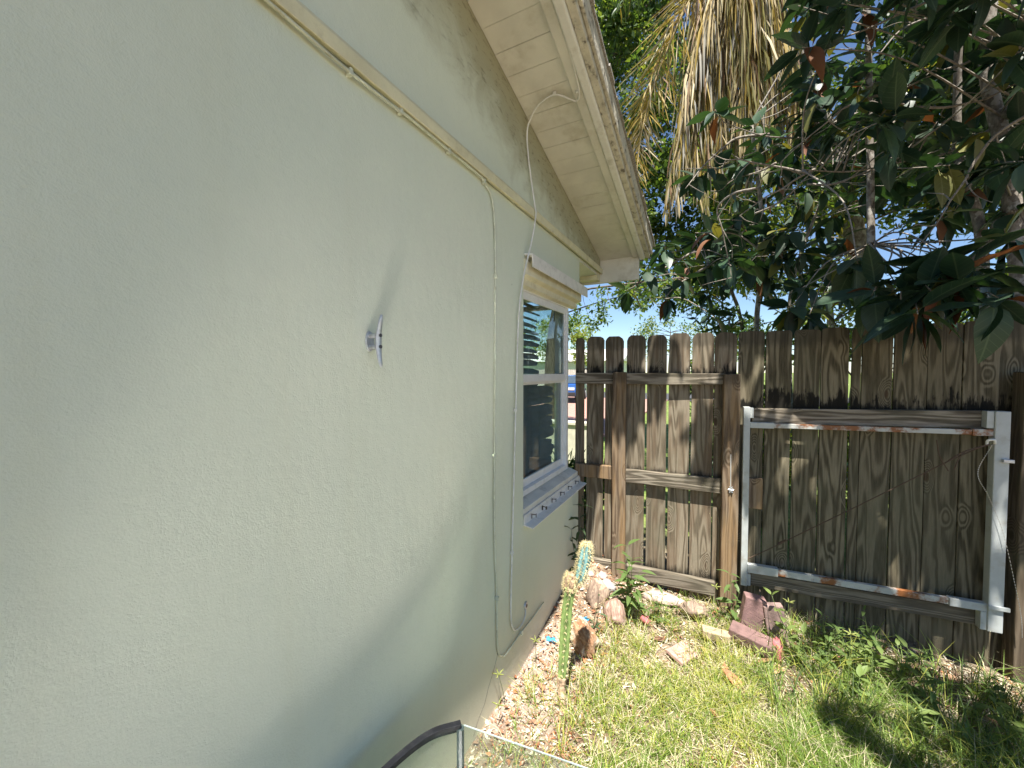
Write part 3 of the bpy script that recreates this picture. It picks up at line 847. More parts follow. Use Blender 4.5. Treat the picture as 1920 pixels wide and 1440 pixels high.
# ================================================================== CACTUS
M['cactus'] = simple('cactus_skin', (0.19, 0.27, 0.085), 0.55, var=0.25, scale=25)
M['cactus_blue'] = simple('cactus_blue_skin', (0.17, 0.33, 0.33), 0.5, var=0.15, scale=25)
M['cork'] = simple('cactus_cork', (0.40, 0.28, 0.18), 0.95, var=0.4, scale=45, bump=1.0, bscale=90)
M['spine'] = simple('cactus_spine', (0.66, 0.57, 0.32), 0.6, var=0.2)
KC = empty('cactus', (0.29, 1.80, -0.03), 'tall leaning ribbed cactus with a blue green tip and corky middle', 'cactus')
crng = random.Random(5)
def ribbed(name, path, rads, mat, nr=7, depth=0.30, spines=True, splen=0.016, bump=0.0):
    path = spline(path, 8); n = len(path); ns = nr * 4
    rr = np.interp(np.linspace(0, 1, n), np.linspace(0, 1, len(rads)), rads)
    mb = MB(); v = []; f = []; sp = MB(); prev = None
    for i, p in enumerate(path):
        t = (path[min(i+1, n-1)] - path[max(i-1, 0)]).normalized()
        a = t.cross(Vector((0.2, 0.9, 0.1))) if prev is None else prev - t * prev.dot(t)
        a.normalize(); prev = a; b = t.cross(a)
        for k in range(ns):
            q = 2 * math.pi * k / ns
            w = 1 - depth * (0.5 - 0.5 * math.cos(q * nr)) 
            w += crng.uniform(-bump, bump)
            d = a * math.cos(q) + b * math.sin(q)
            v.append(p + d * rr[i] * w)
            if spines and k % 4 == 0 and i % 2 == 0 and i > 1:
                base = p + d * rr[i] * w * 0.98
                for _ in range(9):
                    dd = (d + Vector((crng.gauss(0, .55), crng.gauss(0, .55), crng.gauss(0, .55)))).normalized()
                    sp.tube([base, base + dd * splen * crng.uniform(0.5, 1.2)], [0.0010, 0.0003], 3, cap=False)
    for i in range(n-1):
        for k in range(ns): f.append((i*ns+k, i*ns+(k+1) % ns, (i+1)*ns+(k+1) % ns, (i+1)*ns+k))
    f += [tuple(range(ns))[::-1], tuple((n-1)*ns + k for k in range(ns))]
    o = mb.add(v, f).build(name, mat, KC, smooth=True)
    if sp.v: tag(sp.build('spines', M['spine'], o), kind='stuff')
    return o
ribbed('root_stem', [(0.335,1.735,-0.07),(0.300,1.775,-0.02),(0.278,1.812,0.03),(0.276,1.822,0.075)], [0.012,0.016,0.021,0.026], M['cork'], 6, 0.2, False, bump=0.10)
ribbed('stem', [(0.276,1.820,0.06),(0.277,1.845,0.18),(0.281,1.858,0.30),(0.288,1.868,0.42),(0.300,1.878,0.51)], [0.021,0.029,0.031,0.030,0.030], M['cactus'], 6, 0.34, True, 0.016)
ribbed('corky_joint', [(0.297,1.876,0.49),(0.300,1.880,0.54),(0.308,1.884,0.575)], [0.031,0.033,0.027], M['cork'], 7, 0.25, True, 0.018, bump=0.09)
ribbed('tip', [(0.322,1.889,0.535),(0.338,1.897,0.555),(0.352,1.906,0.60),(0.362,1.915,0.66),(0.368,1.922,0.715),(0.370,1.924,0.735)], [0.016,0.026,0.030,0.031,0.024,0.006], M['cactus_blue'], 8, 0.30, True, 0.020)

# ================================================================== COCONUTS, BRICKS, STONES, SCRAPS
def husk_mat(name, a, b, c):
    m, nt, bs = newmat(name); g = NT(nt); o = g.tc.outputs['Object']
    fib = g.noise(g.scale(o, (1, 0.18, 1)), 70, 5, 0.7)
    pat = g.noise(o, 14, 5, 0.6)
    col = g.mix(g.mr(fib, 0.35, 0.68), a, b)
    col = g.mix(g.mr(pat, 0.50, 0.62), col, c)
    g.l(col, bs.inputs['Base Color']); bs.inputs['Roughness'].default_value = 0.9
    g.l(g.bump(fib, 0.9, 0.006), bs.inputs['Normal'])
    return m
def lumpy(name, loc, size, rot, mat, seed, parent=None, lobes=0.0, amp=0.12, seg=20, rings=13, flat=0.0):
    mb = MB(); v = []; f = []
    for i in range(rings + 1):
        th = math.pi * i / rings
        for k in range(seg):
            ph = 2 * math.pi * k / seg
            d = Vector((math.sin(th)*math.cos(ph), math.cos(th), math.sin(th)*math.sin(ph)))
            r = 1 + amp * mnoise.noise(d * 1.7 + Vector((seed, 0, 0))) + amp * 0.5 * mnoise.noise(d * 4.5 + Vector((seed, 3, 0)))
            r *= 1 + lobes * math.cos(3 * ph) * math.sin(th)
            v.append((d.x * r * size[0], d.y * r * size[1], d.z * r * size[2]))
    for i in range(rings):
        for k in range(seg): f.append((i*seg+k, i*seg+(k+1) % seg, (i+1)*seg+(k+1) % seg, (i+1)*seg+k))
    o = put(name, mb.add(v, f).mesh(name, mat, smooth=True), parent, loc)
    o.rotation_euler = rot
    return o
h1 = husk_mat('split_husk', (0.24, 0.115, 0.055), (0.42, 0.27, 0.16), (0.58, 0.48, 0.37))
h2 = husk_mat('grey_husk', (0.16, 0.11, 0.08), (0.36, 0.27, 0.20), (0.52, 0.40, 0.27))
h3 = husk_mat('pink_husk', (0.22, 0.13, 0.10), (0.44, 0.30, 0.23), (0.50, 0.36, 0.30))
tag(lumpy('coconut', (0.275, 2.20, 0.045), (0.078, 0.088, 0.07), (0.5, 0.2, 1.0), h1, 1.3, lobes=0.10, amp=0.42), 'orange brown coconut split open beside the cactus stem', 'coconut', 'fallen coconuts')
tag(lumpy('coconut', (0.235, 2.60, 0.085), (0.070, 0.10, 0.075), (0.9, 0.1, 0.15), h2, 4.1, lobes=0.10, amp=0.26), 'greyish fibrous coconut nearest the fence corner', 'coconut', 'fallen coconuts')
tag(lumpy('coconut', (0.385, 2.50, 0.055), (0.066, 0.098, 0.068), (0.6, 0.5, 0.7), h3, 7.7, lobes=0.10, amp=0.26), 'pinkish brown coconut lying between two coconuts and the leafy weed', 'coconut', 'fallen coconuts')
tag(lumpy('husk_piece', (0.83, 2.80, 0.05), (0.09, 0.05, 0.04), (0.3, 0.2, 0.4), h2, 9.2, amp=0.3), 'dark broken husk lying under the lower fence rail', 'husk')

def brick_mat(name, col):
    return simple(name, col, 0.92, var=0.16, scale=22, bump=0.7, bscale=120, dirt=((col[0]*.5, col[1]*.5, col[2]*.5), 0.5, 16))
bk1, bk2, bk3 = brick_mat('mauve_brick', (0.245, 0.145, 0.135)), brick_mat('pale_brick', (0.28, 0.19, 0.17)), brick_mat('brown_brick', (0.19, 0.115, 0.105))
def brick(loc, size, rot, mat, label, group='loose bricks by the gate', taper=0.0):
    mb = MB(); a, b, c = size[0]/2, size[1]/2, size[2]/2
    n = 5; v = []; f = []
    br_ = random.Random(label)
    for i in range(n + 1):
        x = -a + 2*a*i/n
        for (yy, zz) in ((-b,-c),(b,-c),(b,c),(-b,c)):
            t = 1 - taper * i / n
            v.append((x + br_.uniform(-.002,.002), yy*t + br_.uniform(-.0015,.0015), zz*t + br_.uniform(-.0015,.0015)))
    for i in range(n):
        for k in range(4): f.append((i*4+k, i*4+(k+1) % 4, (i+1)*4+(k+1) % 4, (i+1)*4+k)[::-1])
    f += [(0,1,2,3), (n*4+3,n*4+2,n*4+1,n*4)]
    o = put('brick', mb.add(v, f).mesh('brick', mat), None, loc); o.rotation_euler = rot
    bv = o.modifiers.new('bevel', 'BEVEL'); bv.width = 0.006; bv.segments = 2; bv.limit_method = 'ANGLE'; bv.angle_limit = R(40)
    return tag(o, label, 'brick', group)
brick((1.150, 2.80, 0.105), (0.235, 0.115, 0.07), (R(90), R(-82), R(10)), bk1, 'taller mauve brick standing upright beside the gate post')
brick((1.268, 2.80, 0.095), (0.215, 0.105, 0.05), (R(88), R(-99), R(12)), bk2, 'pale flat brick leaning upright behind the green weeds')
brick((1.145, 2.655, 0.035), (0.235, 0.095, 0.07), (R(8), R(7), R(-12)), bk3, 'brown brick lying on its side in front of the upright bricks')
brick((0.955, 2.63, 0.02), (0.15, 0.06, 0.05), (R(4), R(4), R(8)), brick_mat('tan_block', (0.40, 0.31, 0.20)), 'small tan block half buried in litter left of the bricks', None)
brick((0.785, 2.41, -0.012), (0.15, 0.11, 0.025), (R(9), R(3), R(60)), brick_mat('pink_tile', (0.46, 0.29, 0.25)), 'flat pinkish brick shard lying in the grass', None)
M['pinkred'] = simple('pink_red_clay', (0.50, 0.13, 0.14), 0.7, var=0.3, scale=35, bump=0.8, bscale=60, dirt=((0.66, 0.42, 0.40), 0.6, 30))
tag(lumpy('clay_shard', (1.268, 2.625, 0.03), (0.026, 0.06, 0.016), (R(68), R(8), R(24)), M['pinkred'], 3.3, amp=0.75, seg=11, rings=8), 'pink red wrinkled shard standing at the end of the lying brick', 'shard')
tag(lumpy('clay_shard', (0.56, 2.56, 0.035), (0.034, 0.028, 0.02), (0.4, 0.3, 0.7), M['pinkred'], 5.3, amp=0.4, seg=8, rings=6), 'small red shard beside the leafy weed', 'shard')
st1 = simple('grey_stone', (0.40, 0.37, 0.35), 0.9, var=0.2, scale=20, bump=0.8, bscale=50)
st2 = simple('pink_stone', (0.50, 0.37, 0.33), 0.9, var=0.2, scale=20, bump=0.8, bscale=50)
tag(lumpy('stone', (0.275, 2.755, 0.085), (0.062, 0.045, 0.03), (0.2, 0.4, 0.3), st1, 2.2, amp=0.4, seg=9, rings=6), 'angular grey stone at the foot of the left fence post', 'stone')
tag(lumpy('stone', (0.215, 2.83, 0.105), (0.045, 0.035, 0.028), (0.1, 0.2, 1.3), st2, 6.2, amp=0.4, seg=9, rings=6), 'small pink stone tucked behind the grey stone', 'stone')
tag(lumpy('stone', (0.115, 2.80, 0.115), (0.05, 0.032, 0.025), (0.1, 0.2, 0.3), st2, 8.2, amp=0.4, seg=9, rings=6), 'pale pink stone behind the blue cactus tip', 'stone')
tag(lumpy('stone', (0.63, 2.86, 0.035), (0.14, 0.055, 0.035), (0.05, 0.03, 0.15), st2, 11.2, amp=0.25, seg=14, rings=8), 'long pale pink slab under the lower fence rail', 'stone')
M['bluetarp'] = simple('blue_plastic', (0.06, 0.32, 0.60), 0.4, var=0.3, scale=40)
def scrap(loc, sz, rz, label):
    mb = MB(); n = 4; sr = random.Random(label); v = []
    for j in range(n+1):
        for i in range(n+1):
            v.append(((i/n-.5)*sz*(1+.2*sr.random()), (j/n-.5)*sz*.7, sr.uniform(0, .35)*sz))
    f = [(j*(n+1)+i, j*(n+1)+i+1, (j+1)*(n+1)+i+1, (j+1)*(n+1)+i) for j in range(n) for i in range(n)]
    o = put('plastic_scrap', mb.add(v, f).mesh('plastic_scrap', M['bluetarp']), None, loc); o.rotation_euler = (0.1, 0.2, rz)
    sd = o.modifiers.new('thick', 'SOLIDIFY'); sd.thickness = 0.0012
    tag(o, label, 'scrap')
scrap((0.085, 2.15, gz(0.085, 2.15) + 0.004), 0.055, 0.4, 'crumpled blue plastic scrap lying against the house wall')
scrap((0.225, 2.40, gz(0.225, 2.40) + 0.004), 0.042, 1.2, 'smaller blue plastic scrap behind the split coconut')

# ================================================================== LEAVES, WEEDS
def leaf_mesh(name, mats, width=0.42, droop=0.18, fold=0.12, n=6, petiole=0.06, wave=0.0, seed=0, tip=1.0):
    """unit-length leaf along +X, blade folded along the midrib and drooping"""
    lr = random.Random(seed); v = []; f = []
    for i in range(n + 1):
        t = i / n
        x = petiole + (1 - petiole) * t
        w = width / 2 * (math.sin(math.pi * min(1, t ** 0.82)) ** 0.8 if 0 < t < 1 else 0.0)
        w *= (1 - 0.15 * t)
        z = -droop * x * x
        wv = wave * lr.uniform(-1, 1)
        v += [(x, -w, z + fold * w + wv), (x, 0, z), (x, w, z + fold * w - wv)]
    for i in range(n):
        b = i * 3
        f += [(b, b+1, b+4, b+3), (b+1, b+2, b+5, b+4)]
    mb = MB().add(v, f)
    b = len(mb.v)
    mb.add([(0,-.008,0),(0,.008,0),(petiole+.02,.006,0),(petiole+.02,-.006,0)], [(0,3,2,1)])
    return mb.mesh(name, mats, smooth=True)

LG = dict(
    dark=leaf_mat('broad_leaf_dark', (0.016, 0.040, 0.026), (0.035, 0.060, 0.036), 0.30, 0.10, (0.05, 0.12, 0.02), (0.085, 0.13, 0.075)),
    mid=leaf_mat('broad_leaf_green', (0.024, 0.060, 0.032), (0.045, 0.08, 0.045), 0.32, 0.14, (0.09, 0.19, 0.03), (0.12, 0.18, 0.09)),
    olive=leaf_mat('broad_leaf_olive', (0.11, 0.12, 0.025), (0.14, 0.14, 0.04), 0.42, 0.22, (0.30, 0.27, 0.03), (0.25, 0.24, 0.10)),
    rust=leaf_mat('broad_leaf_rust', (0.13, 0.048, 0.02), (0.16, 0.075, 0.035), 0.6, 0.12, (0.25, 0.09, 0.02)),
    weed=leaf_mat('weed_leaf', (0.075, 0.135, 0.03), (0.11, 0.17, 0.055), 0.42, 0.30, (0.22, 0.34, 0.04), (0.17, 0.22, 0.08)),
    weed2=leaf_mat('weed_leaf_light', (0.13, 0.20, 0.045), (0.17, 0.23, 0.07), 0.45, 0.33, (0.34, 0.42, 0.06), (0.22, 0.28, 0.1)),
    weedd=leaf_mat('weed_leaf_dark', (0.04, 0.075, 0.03), (0.06, 0.095, 0.045), 0.45, 0.2, (0.10, 0.17, 0.03)),
    seed=leaf_mat('seed_spike', (0.30, 0.33, 0.10), (0.33, 0.35, 0.13), 0.6, 0.25, (0.4, 0.42, 0.12)),
)
M['stem_green'] = simple('green_stem', (0.11, 0.15, 0.045), 0.6, var=0.25)
M['stem_dark'] = simple('dark_stem', (0.07, 0.065, 0.035), 0.7, var=0.3)
M['drystem'] = simple('dry_stem', (0.33, 0.27, 0.16), 0.8, var=0.25)
WM = {k: leaf_mesh('weed_leaf', [LG[k]], w_, dr, 0.25, 5, 0.08, 0.01, i) for i, (k, w_, dr) in enumerate((('weed', .30, .45), ('weed2', .42, .3), ('weedd', .26, .55)))}
def orient(d, up=(0, 0, 1), roll=0.0):
    x = Vector(d).normalized(); u = Vector(up)
    y = u.cross(x)
    if y.length < 0.05: y = Vector((0, 1, 0)).cross(x)
    y.normalize(); z = x.cross(y)
    m = Matrix((x, y, z)).transposed()
    return m @ Matrix.Rotation(roll, 3, 'X')
wr = random.Random(17)
def weed(x, y, stems, label, kind='weed', group='leafy weeds along the fence', stemmat='stem_green', leaf=0.07, z=None, gap=0.055, name='weed'):
    z0 = gz(x, y) - 0.01 if z is None else z
    W = empty(name, (x, y, z0), label, 'weed', group)
    for (dx, dy, h) in stems:
        n = max(3, int(h / gap))
        pts = [Vector((x + dx*t**1.3 + wr.uniform(-.006,.006), y + dy*t**1.3 + wr.uniform(-.006,.006), z0 + h*t)) for t in [i/4 for i in range(5)]]
        path = spline(pts, 5)
        MB().tube(path, list(np.linspace(0.0035, 0.0012, len(path))), 5).build('stem', M[stemmat], W, smooth=True)
        a0 = wr.uniform(0, 6.28)
        for i in range(n):
            t = 0.22 + 0.78 * i / (n - 1)
            p = path[min(len(path) - 1, int(t * (len(path) - 1)))]
            for side in ((0, math.pi) if kind != 'weed2' else (0, 2.2)):
                if wr.random() < 0.12: continue
                az = a0 + i * 1.9 + side
                el = wr.uniform(0.1, 0.7) * (1 if t < .9 else 1.5)
                d = Vector((math.cos(az)*math.cos(el), math.sin(az)*math.cos(el), math.sin(el)))
                L = leaf * wr.uniform(0.7, 1.25) * (1 - 0.3 * t)
                o = put('leaf', WM[kind], W, p)
                o.matrix_basis = Matrix.Translation(p - WL[W]) @ orient(d, roll=wr.uniform(-.4,.4)).to_4x4() @ Matrix.Scale(L, 4)
    return W
weed(0.456, 2.585, [(0.02,-0.02,.42),(-0.03,0.03,.46),(0.06,0.0,.33),(0.0,-.05,.28)], 'tall leafy weed with drooping leaves in front of the left fence post', 'weed', None, leaf=0.125)
weed(0.045, 2.74, [(0.03,0.02,.52),(-0.01,-0.10,.40),(0.02,0.08,.60)], 'dark vine like weed climbing the house wall beside the fence', 'weedd', None, 'stem_dark', leaf=0.115, gap=0.085)
weed(0.30, 2.30, [(0.02,0.05,.22),(0.05,0.02,.18)], 'short dark weed behind the cactus stem', 'weedd', None, 'stem_dark', leaf=0.06, z=0.03)
weed(1.05, 2.83, [(-0.02,-0.03,.36),(0.03,-0.02,.25)], 'pale green weed standing against the gate post', 'weed', None, leaf=0.105)
weed(0.62, 2.64, [(0.03,0,.20),(-0.03,0.02,.16),(0.0,0.02,.18)], 'low weed with narrow leaves under the lower fence rail', 'weed', None, leaf=0.08)
weed(0.72, 2.72, [(0.02,0.02,.15),(-.03,0,.12)], 'small round leaved weed beside the pink slab', 'weed2', None, leaf=0.05)
weed(0.95, 2.74, [(0.05,0,.18),(-0.02,0.02,.12)], 'small weed between the tan block and the gate post', 'weed2', None, leaf=0.045)
weed(1.36, 2.66, [(-0.12,0.06,.34),(-0.07,0.03,.26),(0.03,0.02,.18),(-.02,-.04,.14)], 'bright vine weed hanging over the upright bricks', 'weed2', None, leaf=0.085)
weed(1.45, 2.60, [(0.0,0.02,.2),(0.05,-0.02,.16),(-.04,-.03,.13)], 'leafy weed in the grass right of the bricks', 'weed2', None, leaf=0.06)
spots = [(1.62,2.74,.20,'weed2','broad weed nearest the middle of the gate foot'), (1.72,2.86,.26,'weed','taller weed in shade below the gate rail'), (1.80,2.72,.22,'weed2','leafy weed in front of the gate beside a dry twig'),
         (1.92,2.86,.18,'weed','weed under the right half of the gate'), (2.05,2.66,.16,'weed2','low weed near the right gate upright'), (1.56,2.50,.15,'weed2','small weed in the grass in front of the gate'),
         (1.78,2.44,.14,'weed2','round leaved weed low in the right grass'), (2.20,2.78,.14,'weed','small weed at the foot of the dark right post'), (1.98,2.42,.13,'weed','narrow leaved weed at the right edge grass'),
         (1.50,2.72,.27,'weed','tall weed just right of the vine by the bricks'), (1.66,2.62,.24,'weed2','bushy light weed in the middle of the weed patch'), (1.86,2.58,.22,'weed','bushy weed in front of the right half of the gate'), (2.12,2.52,.20,'weed2','light weed in the dappled grass near the right edge')]
for (x, y, h, k, lb) in spots:
    weed(x, y, [(wr.uniform(-.06,.06), wr.uniform(-.05,.05), h*wr.uniform(.8,1.1)) for _ in range(3)], lb, k, 'leafy weeds in front of the gate', leaf=0.085, gap=0.045)

def seedhead(x, y, h, dx, dy, label):
    z0 = gz(x, y) - 0.005
    W = empty('crowfoot_grass', (x, y, z0), label, 'weed', 'crowfoot grass seed heads')
    path = spline([(x,y,z0),(x+dx*.4,y+dy*.4,z0+h*.5),(x+dx,y+dy,z0+h)], 5)
    MB().tube(path, list(np.linspace(.0018,.0010,len(path))), 5).build('stem', M['stem_green'], W, smooth=True)
    tip = path[-1]; n = wr.choice((4,5,5)); a0 = wr.uniform(0, 6)
    for i in range(n):
        a = a0 + 2*math.pi*i/n
        d = Vector((math.cos(a), math.sin(a), wr.uniform(.15,.6))).normalized()
        MB().tube([tip, tip + d*.017, tip + d*.034 + Vector((0,0,-.002))], [.0022,.0036,.0014], 5).build('seed_spike', LG['seed'], W, smooth=True)
for q in ((0.042,1.60,.12,.03,-.06,'crowfoot grass leaning away from the wall foot'), (0.045,1.66,.20,-.012,-.05,'crowfoot grass seed head dark against the lower wall'), (0.075,1.95,.16,.0,.0,'crowfoot grass by the wall near the white grit'), (0.95,2.79,.26,.0,-.0,'crowfoot grass tallest in front of the lower rail end'),
          (0.83,2.40,.32,-.03,.06,'crowfoot grass rising between the pink shard and lower rail'), (0.48,2.52,.14,.01,.0,'crowfoot grass in front of the tall leafy weed'), (1.30,2.66,.33,.02,.02,'crowfoot grass above the pale upright brick'), (1.17,2.36,.18,-.01,.05,'crowfoot grass in front of the lying brick'),
          (1.10,2.40,.15,.0,.02,'crowfoot grass left of the lying brick'), (1.53,2.44,.36,.02,.05,'crowfoot grass tall and alone in front of the gate'), (1.20,2.50,.12,.0,.0,'crowfoot grass at the foot of the pink shard')):
    seedhead(*q)

# ================================================================== GRASS AND LITTER
def n2(x, y, s, o=0.0): return mnoise.noise(Vector((x*s, y*s, o)))
def inside_tank(x, y): return 0.10 < x < 0.66 and y < 1.10
GM = [leaf_mat('grass_green', (0.16, 0.26, 0.04), (0.18, 0.28, 0.055), 0.5, 0.35, (0.30, 0.38, 0.05)),
      leaf_mat('grass_yellow', (0.42, 0.44, 0.085), (0.43, 0.45, 0.10), 0.5, 0.35, (0.48, 0.48, 0.08)),
      leaf_mat('grass_straw', (0.60, 0.53, 0.34), (0.61, 0.54, 0.36), 0.7, 0.2, (0.5, 0.42, 0.22)),
      leaf_mat('grass_dark', (0.06, 0.10, 0.03), (0.07, 0.11, 0.035), 0.5, 0.3, (0.15, 0.24, 0.04))]
gr = random.Random(99)
bv = []; bf = []; bm = []
def blade(x, y, z, h, w, az, lean, mi, curl):
    b = len(bv)
    dx, dy = math.cos(az), math.sin(az); px, py = -dy*w/2, dx*w/2
    l1, l2 = lean*h*.45, lean*h*(1+curl)
    zt_ = h*(1 - .35*lean*(.5+curl))
    bv.extend([(x-px,y-py,z),(x+px,y+py,z),(x+dx*l1-px*.8,y+dy*l1-py*.8,z+h*.55),(x+dx*l1+px*.8,y+dy*l1+py*.8,z+h*.55),(x+dx*l2,y+dy*l2,z+zt_)])
    bf.extend([(b,b+1,b+3),(b,b+3,b+2),(b+2,b+3,b+4)]); bm.extend([mi]*3)
tries = 0; cnt = 0
while cnt < 52000 and tries < 300000:
    tries += 1
    x = gr.uniform(0.04, 3.3); y = gr.uniform(0.9, 3.08)
    if inside_tank(x, y): continue
    d = 0.48 + 0.95*n2(x, y, 2.6, 4.2) + 0.6*n2(x, y, 8, 1.1)
    dw = min(1, max(0, (x - 0.30 + 0.12*n2(x,y,5)) / 0.35))
    d *= 0.05 + 0.95*dw
    fy = 2.957 + 0.0875*x
    df = min(1, max(0, (fy - y - 0.30 - .14*n2(x,y,3.5,2.0)) / 0.40)); d *= 0.12 + 0.88*df
    if x > 1.9: d *= 0.75
    if gr.random() > d: continue
    # tufts: several blades from one crown
    k = gr.choice((1, 2, 3, 5, 8))
    tall = 0.062 + 0.065*max(0, n2(x, y, 1.7, 9.0)+.3) + (0.03 if x > 1.2 else 0)
    green = 0.78 + 0.6*n2(x, y, 2.2, 7.7) + (0.25 if x > 1.15 else -0.08)
    for _ in range(k):
        xx, yy = x + gr.gauss(0, .007), y + gr.gauss(0, .007)
        if xx < .01: continue
        q = gr.random()
        mi = 2 if q < 0.20 else (0 if gr.random() < green*.8 else 1)
        if x > 1.5 and mi == 1 and gr.random() < .5: mi = 3
        blade(xx, yy, gz(xx, yy) - .004, tall*gr.uniform(.35, 1.35), gr.uniform(.0018, .0042), gr.uniform(0, 6.28), gr.uniform(.25, 1.25), mi, gr.uniform(0, .5))
        cnt += 1
# a few long arching blades by the gate
for _ in range(300):
    x = gr.uniform(1.2, 2.6); y = gr.uniform(2.15, 2.9)
    c = gr.randint(3, 9)
    for _ in range(c):
        blade(x+gr.gauss(0,.012), y+gr.gauss(0,.012), gz(x,y)-.004, gr.uniform(.10,.24), gr.uniform(.003,.0055), gr.uniform(0,6.28), gr.uniform(.3,1.0), gr.choice((0,0,3,3,1)), gr.uniform(.1,.6))
tag(put('grass', np_mesh('grass', np.array(bv), np.array(bf), GM, np.array(bm))), 'thin sunlit yellow green lawn grass growing over the dry soil', 'grass', kind='stuff')

# straw and twig slivers lying flat
LM = [GM[2], simple('straw_pale', (0.68, 0.62, 0.47), 0.8, var=0.2), simple('litter_brown', (0.26, 0.14, 0.08), 0.85, var=0.35, scale=40), simple('litter_grey', (0.46, 0.40, 0.33), 0.85, var=0.25, scale=40), simple('litter_rust', (0.40, 0.16, 0.075), 0.8, var=0.3, scale=40)]
sv = []; sf = []; sm = []
for _ in range(15000):
    x = gr.uniform(0.012, 2.9); y = gr.uniform(1.0, 3.1)
    if inside_tank(x, y): continue
    L = gr.uniform(.010, .045)*(.6 if x < .3 else 1); w = gr.uniform(.0012, .0032); a = gr.uniform(0, 6.28)
    z = gz(x, y) + gr.uniform(.001, .012); tz = gr.uniform(-.25, .35)*L
    dx, dy = math.cos(a)*L/2, math.sin(a)*L/2; px, py = -math.sin(a)*w, math.cos(a)*w
    b = len(sv)
    sv += [(x-dx-px,y-dy-py,z),(x-dx+px,y-dy+py,z),(x+dx+px*.6,y+dy+py*.6,z+tz),(x+dx-px*.6,y+dy-py*.6,z+tz)]
    sf.append((b,b+1,b+2,b+3)); sm.append(gr.choices((0,1,2,3,4), (4,4,1.6,2,.4) if x > .42 else (1.0,1.2,5,2.5,3))[0])
tag(put('straw', np_mesh('straw', np.array(sv), np.array(sf), LM, np.array(sm))), 'dry straw and twig bits scattered over the soil', 'straw', kind='stuff')
# small dead leaves
sv = []; sf = []; sm = []
for _ in range(3600):
    x = gr.uniform(0.012, 2.9) if gr.random() < .75 else gr.uniform(.012, .5); y = gr.uniform(1.05, 3.1)
    near = (x < .45) or (y > 2.42 + .0875*x)
    if not near and gr.random() > .22: continue
    if x < .45 and y < 1.5 and gr.random() > .7: continue
    if inside_tank(x, y): continue
    L = gr.uniform(.012, .042); a = gr.uniform(0, 6.28); z = gz(x, y) + gr.uniform(.002, .012)
    M3 = orient((math.cos(a), math.sin(a), gr.uniform(-.2,.5)), roll=gr.uniform(-.7,.7))
    b = len(sv); w = L*gr.uniform(.35,.6)
    for (lx, ly, lz) in ((0,0,0),(.35,-.5,.12),(.35,.5,.12),(.5,0,-.05),(1,0,.15)):
        p = M3 @ Vector((lx*L, ly*w, lz*L)); sv.append((x+p.x, y+p.y, z+p.z))
    sf += [(b,b+1,b+3),(b,b+3,b+2),(b+1,b+4,b+3),(b+3,b+4,b+2)]
    sm += [gr.choice((2,2,4,3,1))]*4
tag(put('leaf_litter', np_mesh('leaf_litter', np.array(sv), np.array(sf), LM, np.array(sm))), 'small brown dead leaves lying along the wall and fence', 'leaf litter', kind='stuff')
# pale grit by the wall
sv = []; sf = []; sm = []
for _ in range(2600):
    x = abs(gr.gauss(.14, .12)) + .006; y = gr.gauss(1.88, .34)
    if y > 2.75 or inside_tank(x, y) or y < 1.0: continue
    r = gr.uniform(.0015, .0048); z = gz(x, y) + r*.3
    b = len(sv); a = gr.uniform(0, 6)
    for k in range(4): sv.append((x+r*math.cos(a+k*1.57)*gr.uniform(.6,1.1), y+r*math.sin(a+k*1.57)*gr.uniform(.6,1.1), z))
    sv.append((x, y, z+r*.9))
    sf += [(b,b+1,b+4),(b+1,b+2,b+4),(b+2,b+3,b+4),(b+3,b,b+4)]; sm += [gr.choice((0,0,1,2,2))]*4
PM = [simple('shell_grit', (0.62, 0.57, 0.51), 0.85, var=0.2, scale=60), simple('grey_grit', (0.40, 0.36, 0.33), 0.9), simple('brown_grit', (0.34, 0.20, 0.13), 0.9)]
tag(put('gravel', np_mesh('gravel', np.array(sv), np.array(sf), PM, np.array(sm))), 'white shell grit scattered at the foot of the wall', 'gravel', kind='stuff')
# larger fallen leaves one can pick out
FLm = [leaf_mesh('fallen_leaf', [simple('fallen_leaf_rust', (0.42, 0.18, 0.09), 0.7, var=0.35, scale=30)], .5, -.5, .5, 6, .05, .03, 1),
       leaf_mesh('fallen_leaf', [simple('fallen_leaf_tan', (0.50, 0.30, 0.18), 0.7, var=0.3, scale=30)], .55, .35, .4, 6, .05, .03, 2),
       leaf_mesh('fallen_leaf', [simple('fallen_leaf_dark', (0.20, 0.10, 0.06), 0.75, var=0.35, scale=30)], .45, -.35, .6, 6, .05, .03, 3)]
def fallen(x, y, L, mi, label, group=None):
    o = put('fallen_leaf', FLm[mi], None, (x, y, gz(x, y) + .012))
    a = gr.uniform(0, 6.28)
    o.matrix_basis = Matrix.Translation((x, y, gz(x, y) + .012)) @ orient((math.cos(a), math.sin(a), gr.uniform(-.1,.25)), roll=gr.uniform(-.5,.5)).to_4x4() @ Matrix.Scale(L, 4)
    tag(o, label, 'leaf', group)
fallen(1.015, 2.32, .10, 0, 'rust red fallen leaf lying in grass in front of the lying brick')
fallen(1.09, 2.31, .11, 0, 'curled rust fallen leaf nearest the crowfoot grass before the bricks')
fallen(1.29, 2.56, .10, 1, 'orange tan fallen leaf at the foot of the pink shard')
fallen(1.16, 2.55, .09, 2, 'dark pink fallen leaf under the lying brick')
fallen(0.20, 2.02, .05, 0, 'small rust fallen leaf beside the cactus base')
fallen(0.14, 2.33, .08, 1, 'tan fallen leaf between the blue scrap and the wall')
fallen(0.90, 2.70, .08, 0, 'bright rust fallen leaf under the dark husk')
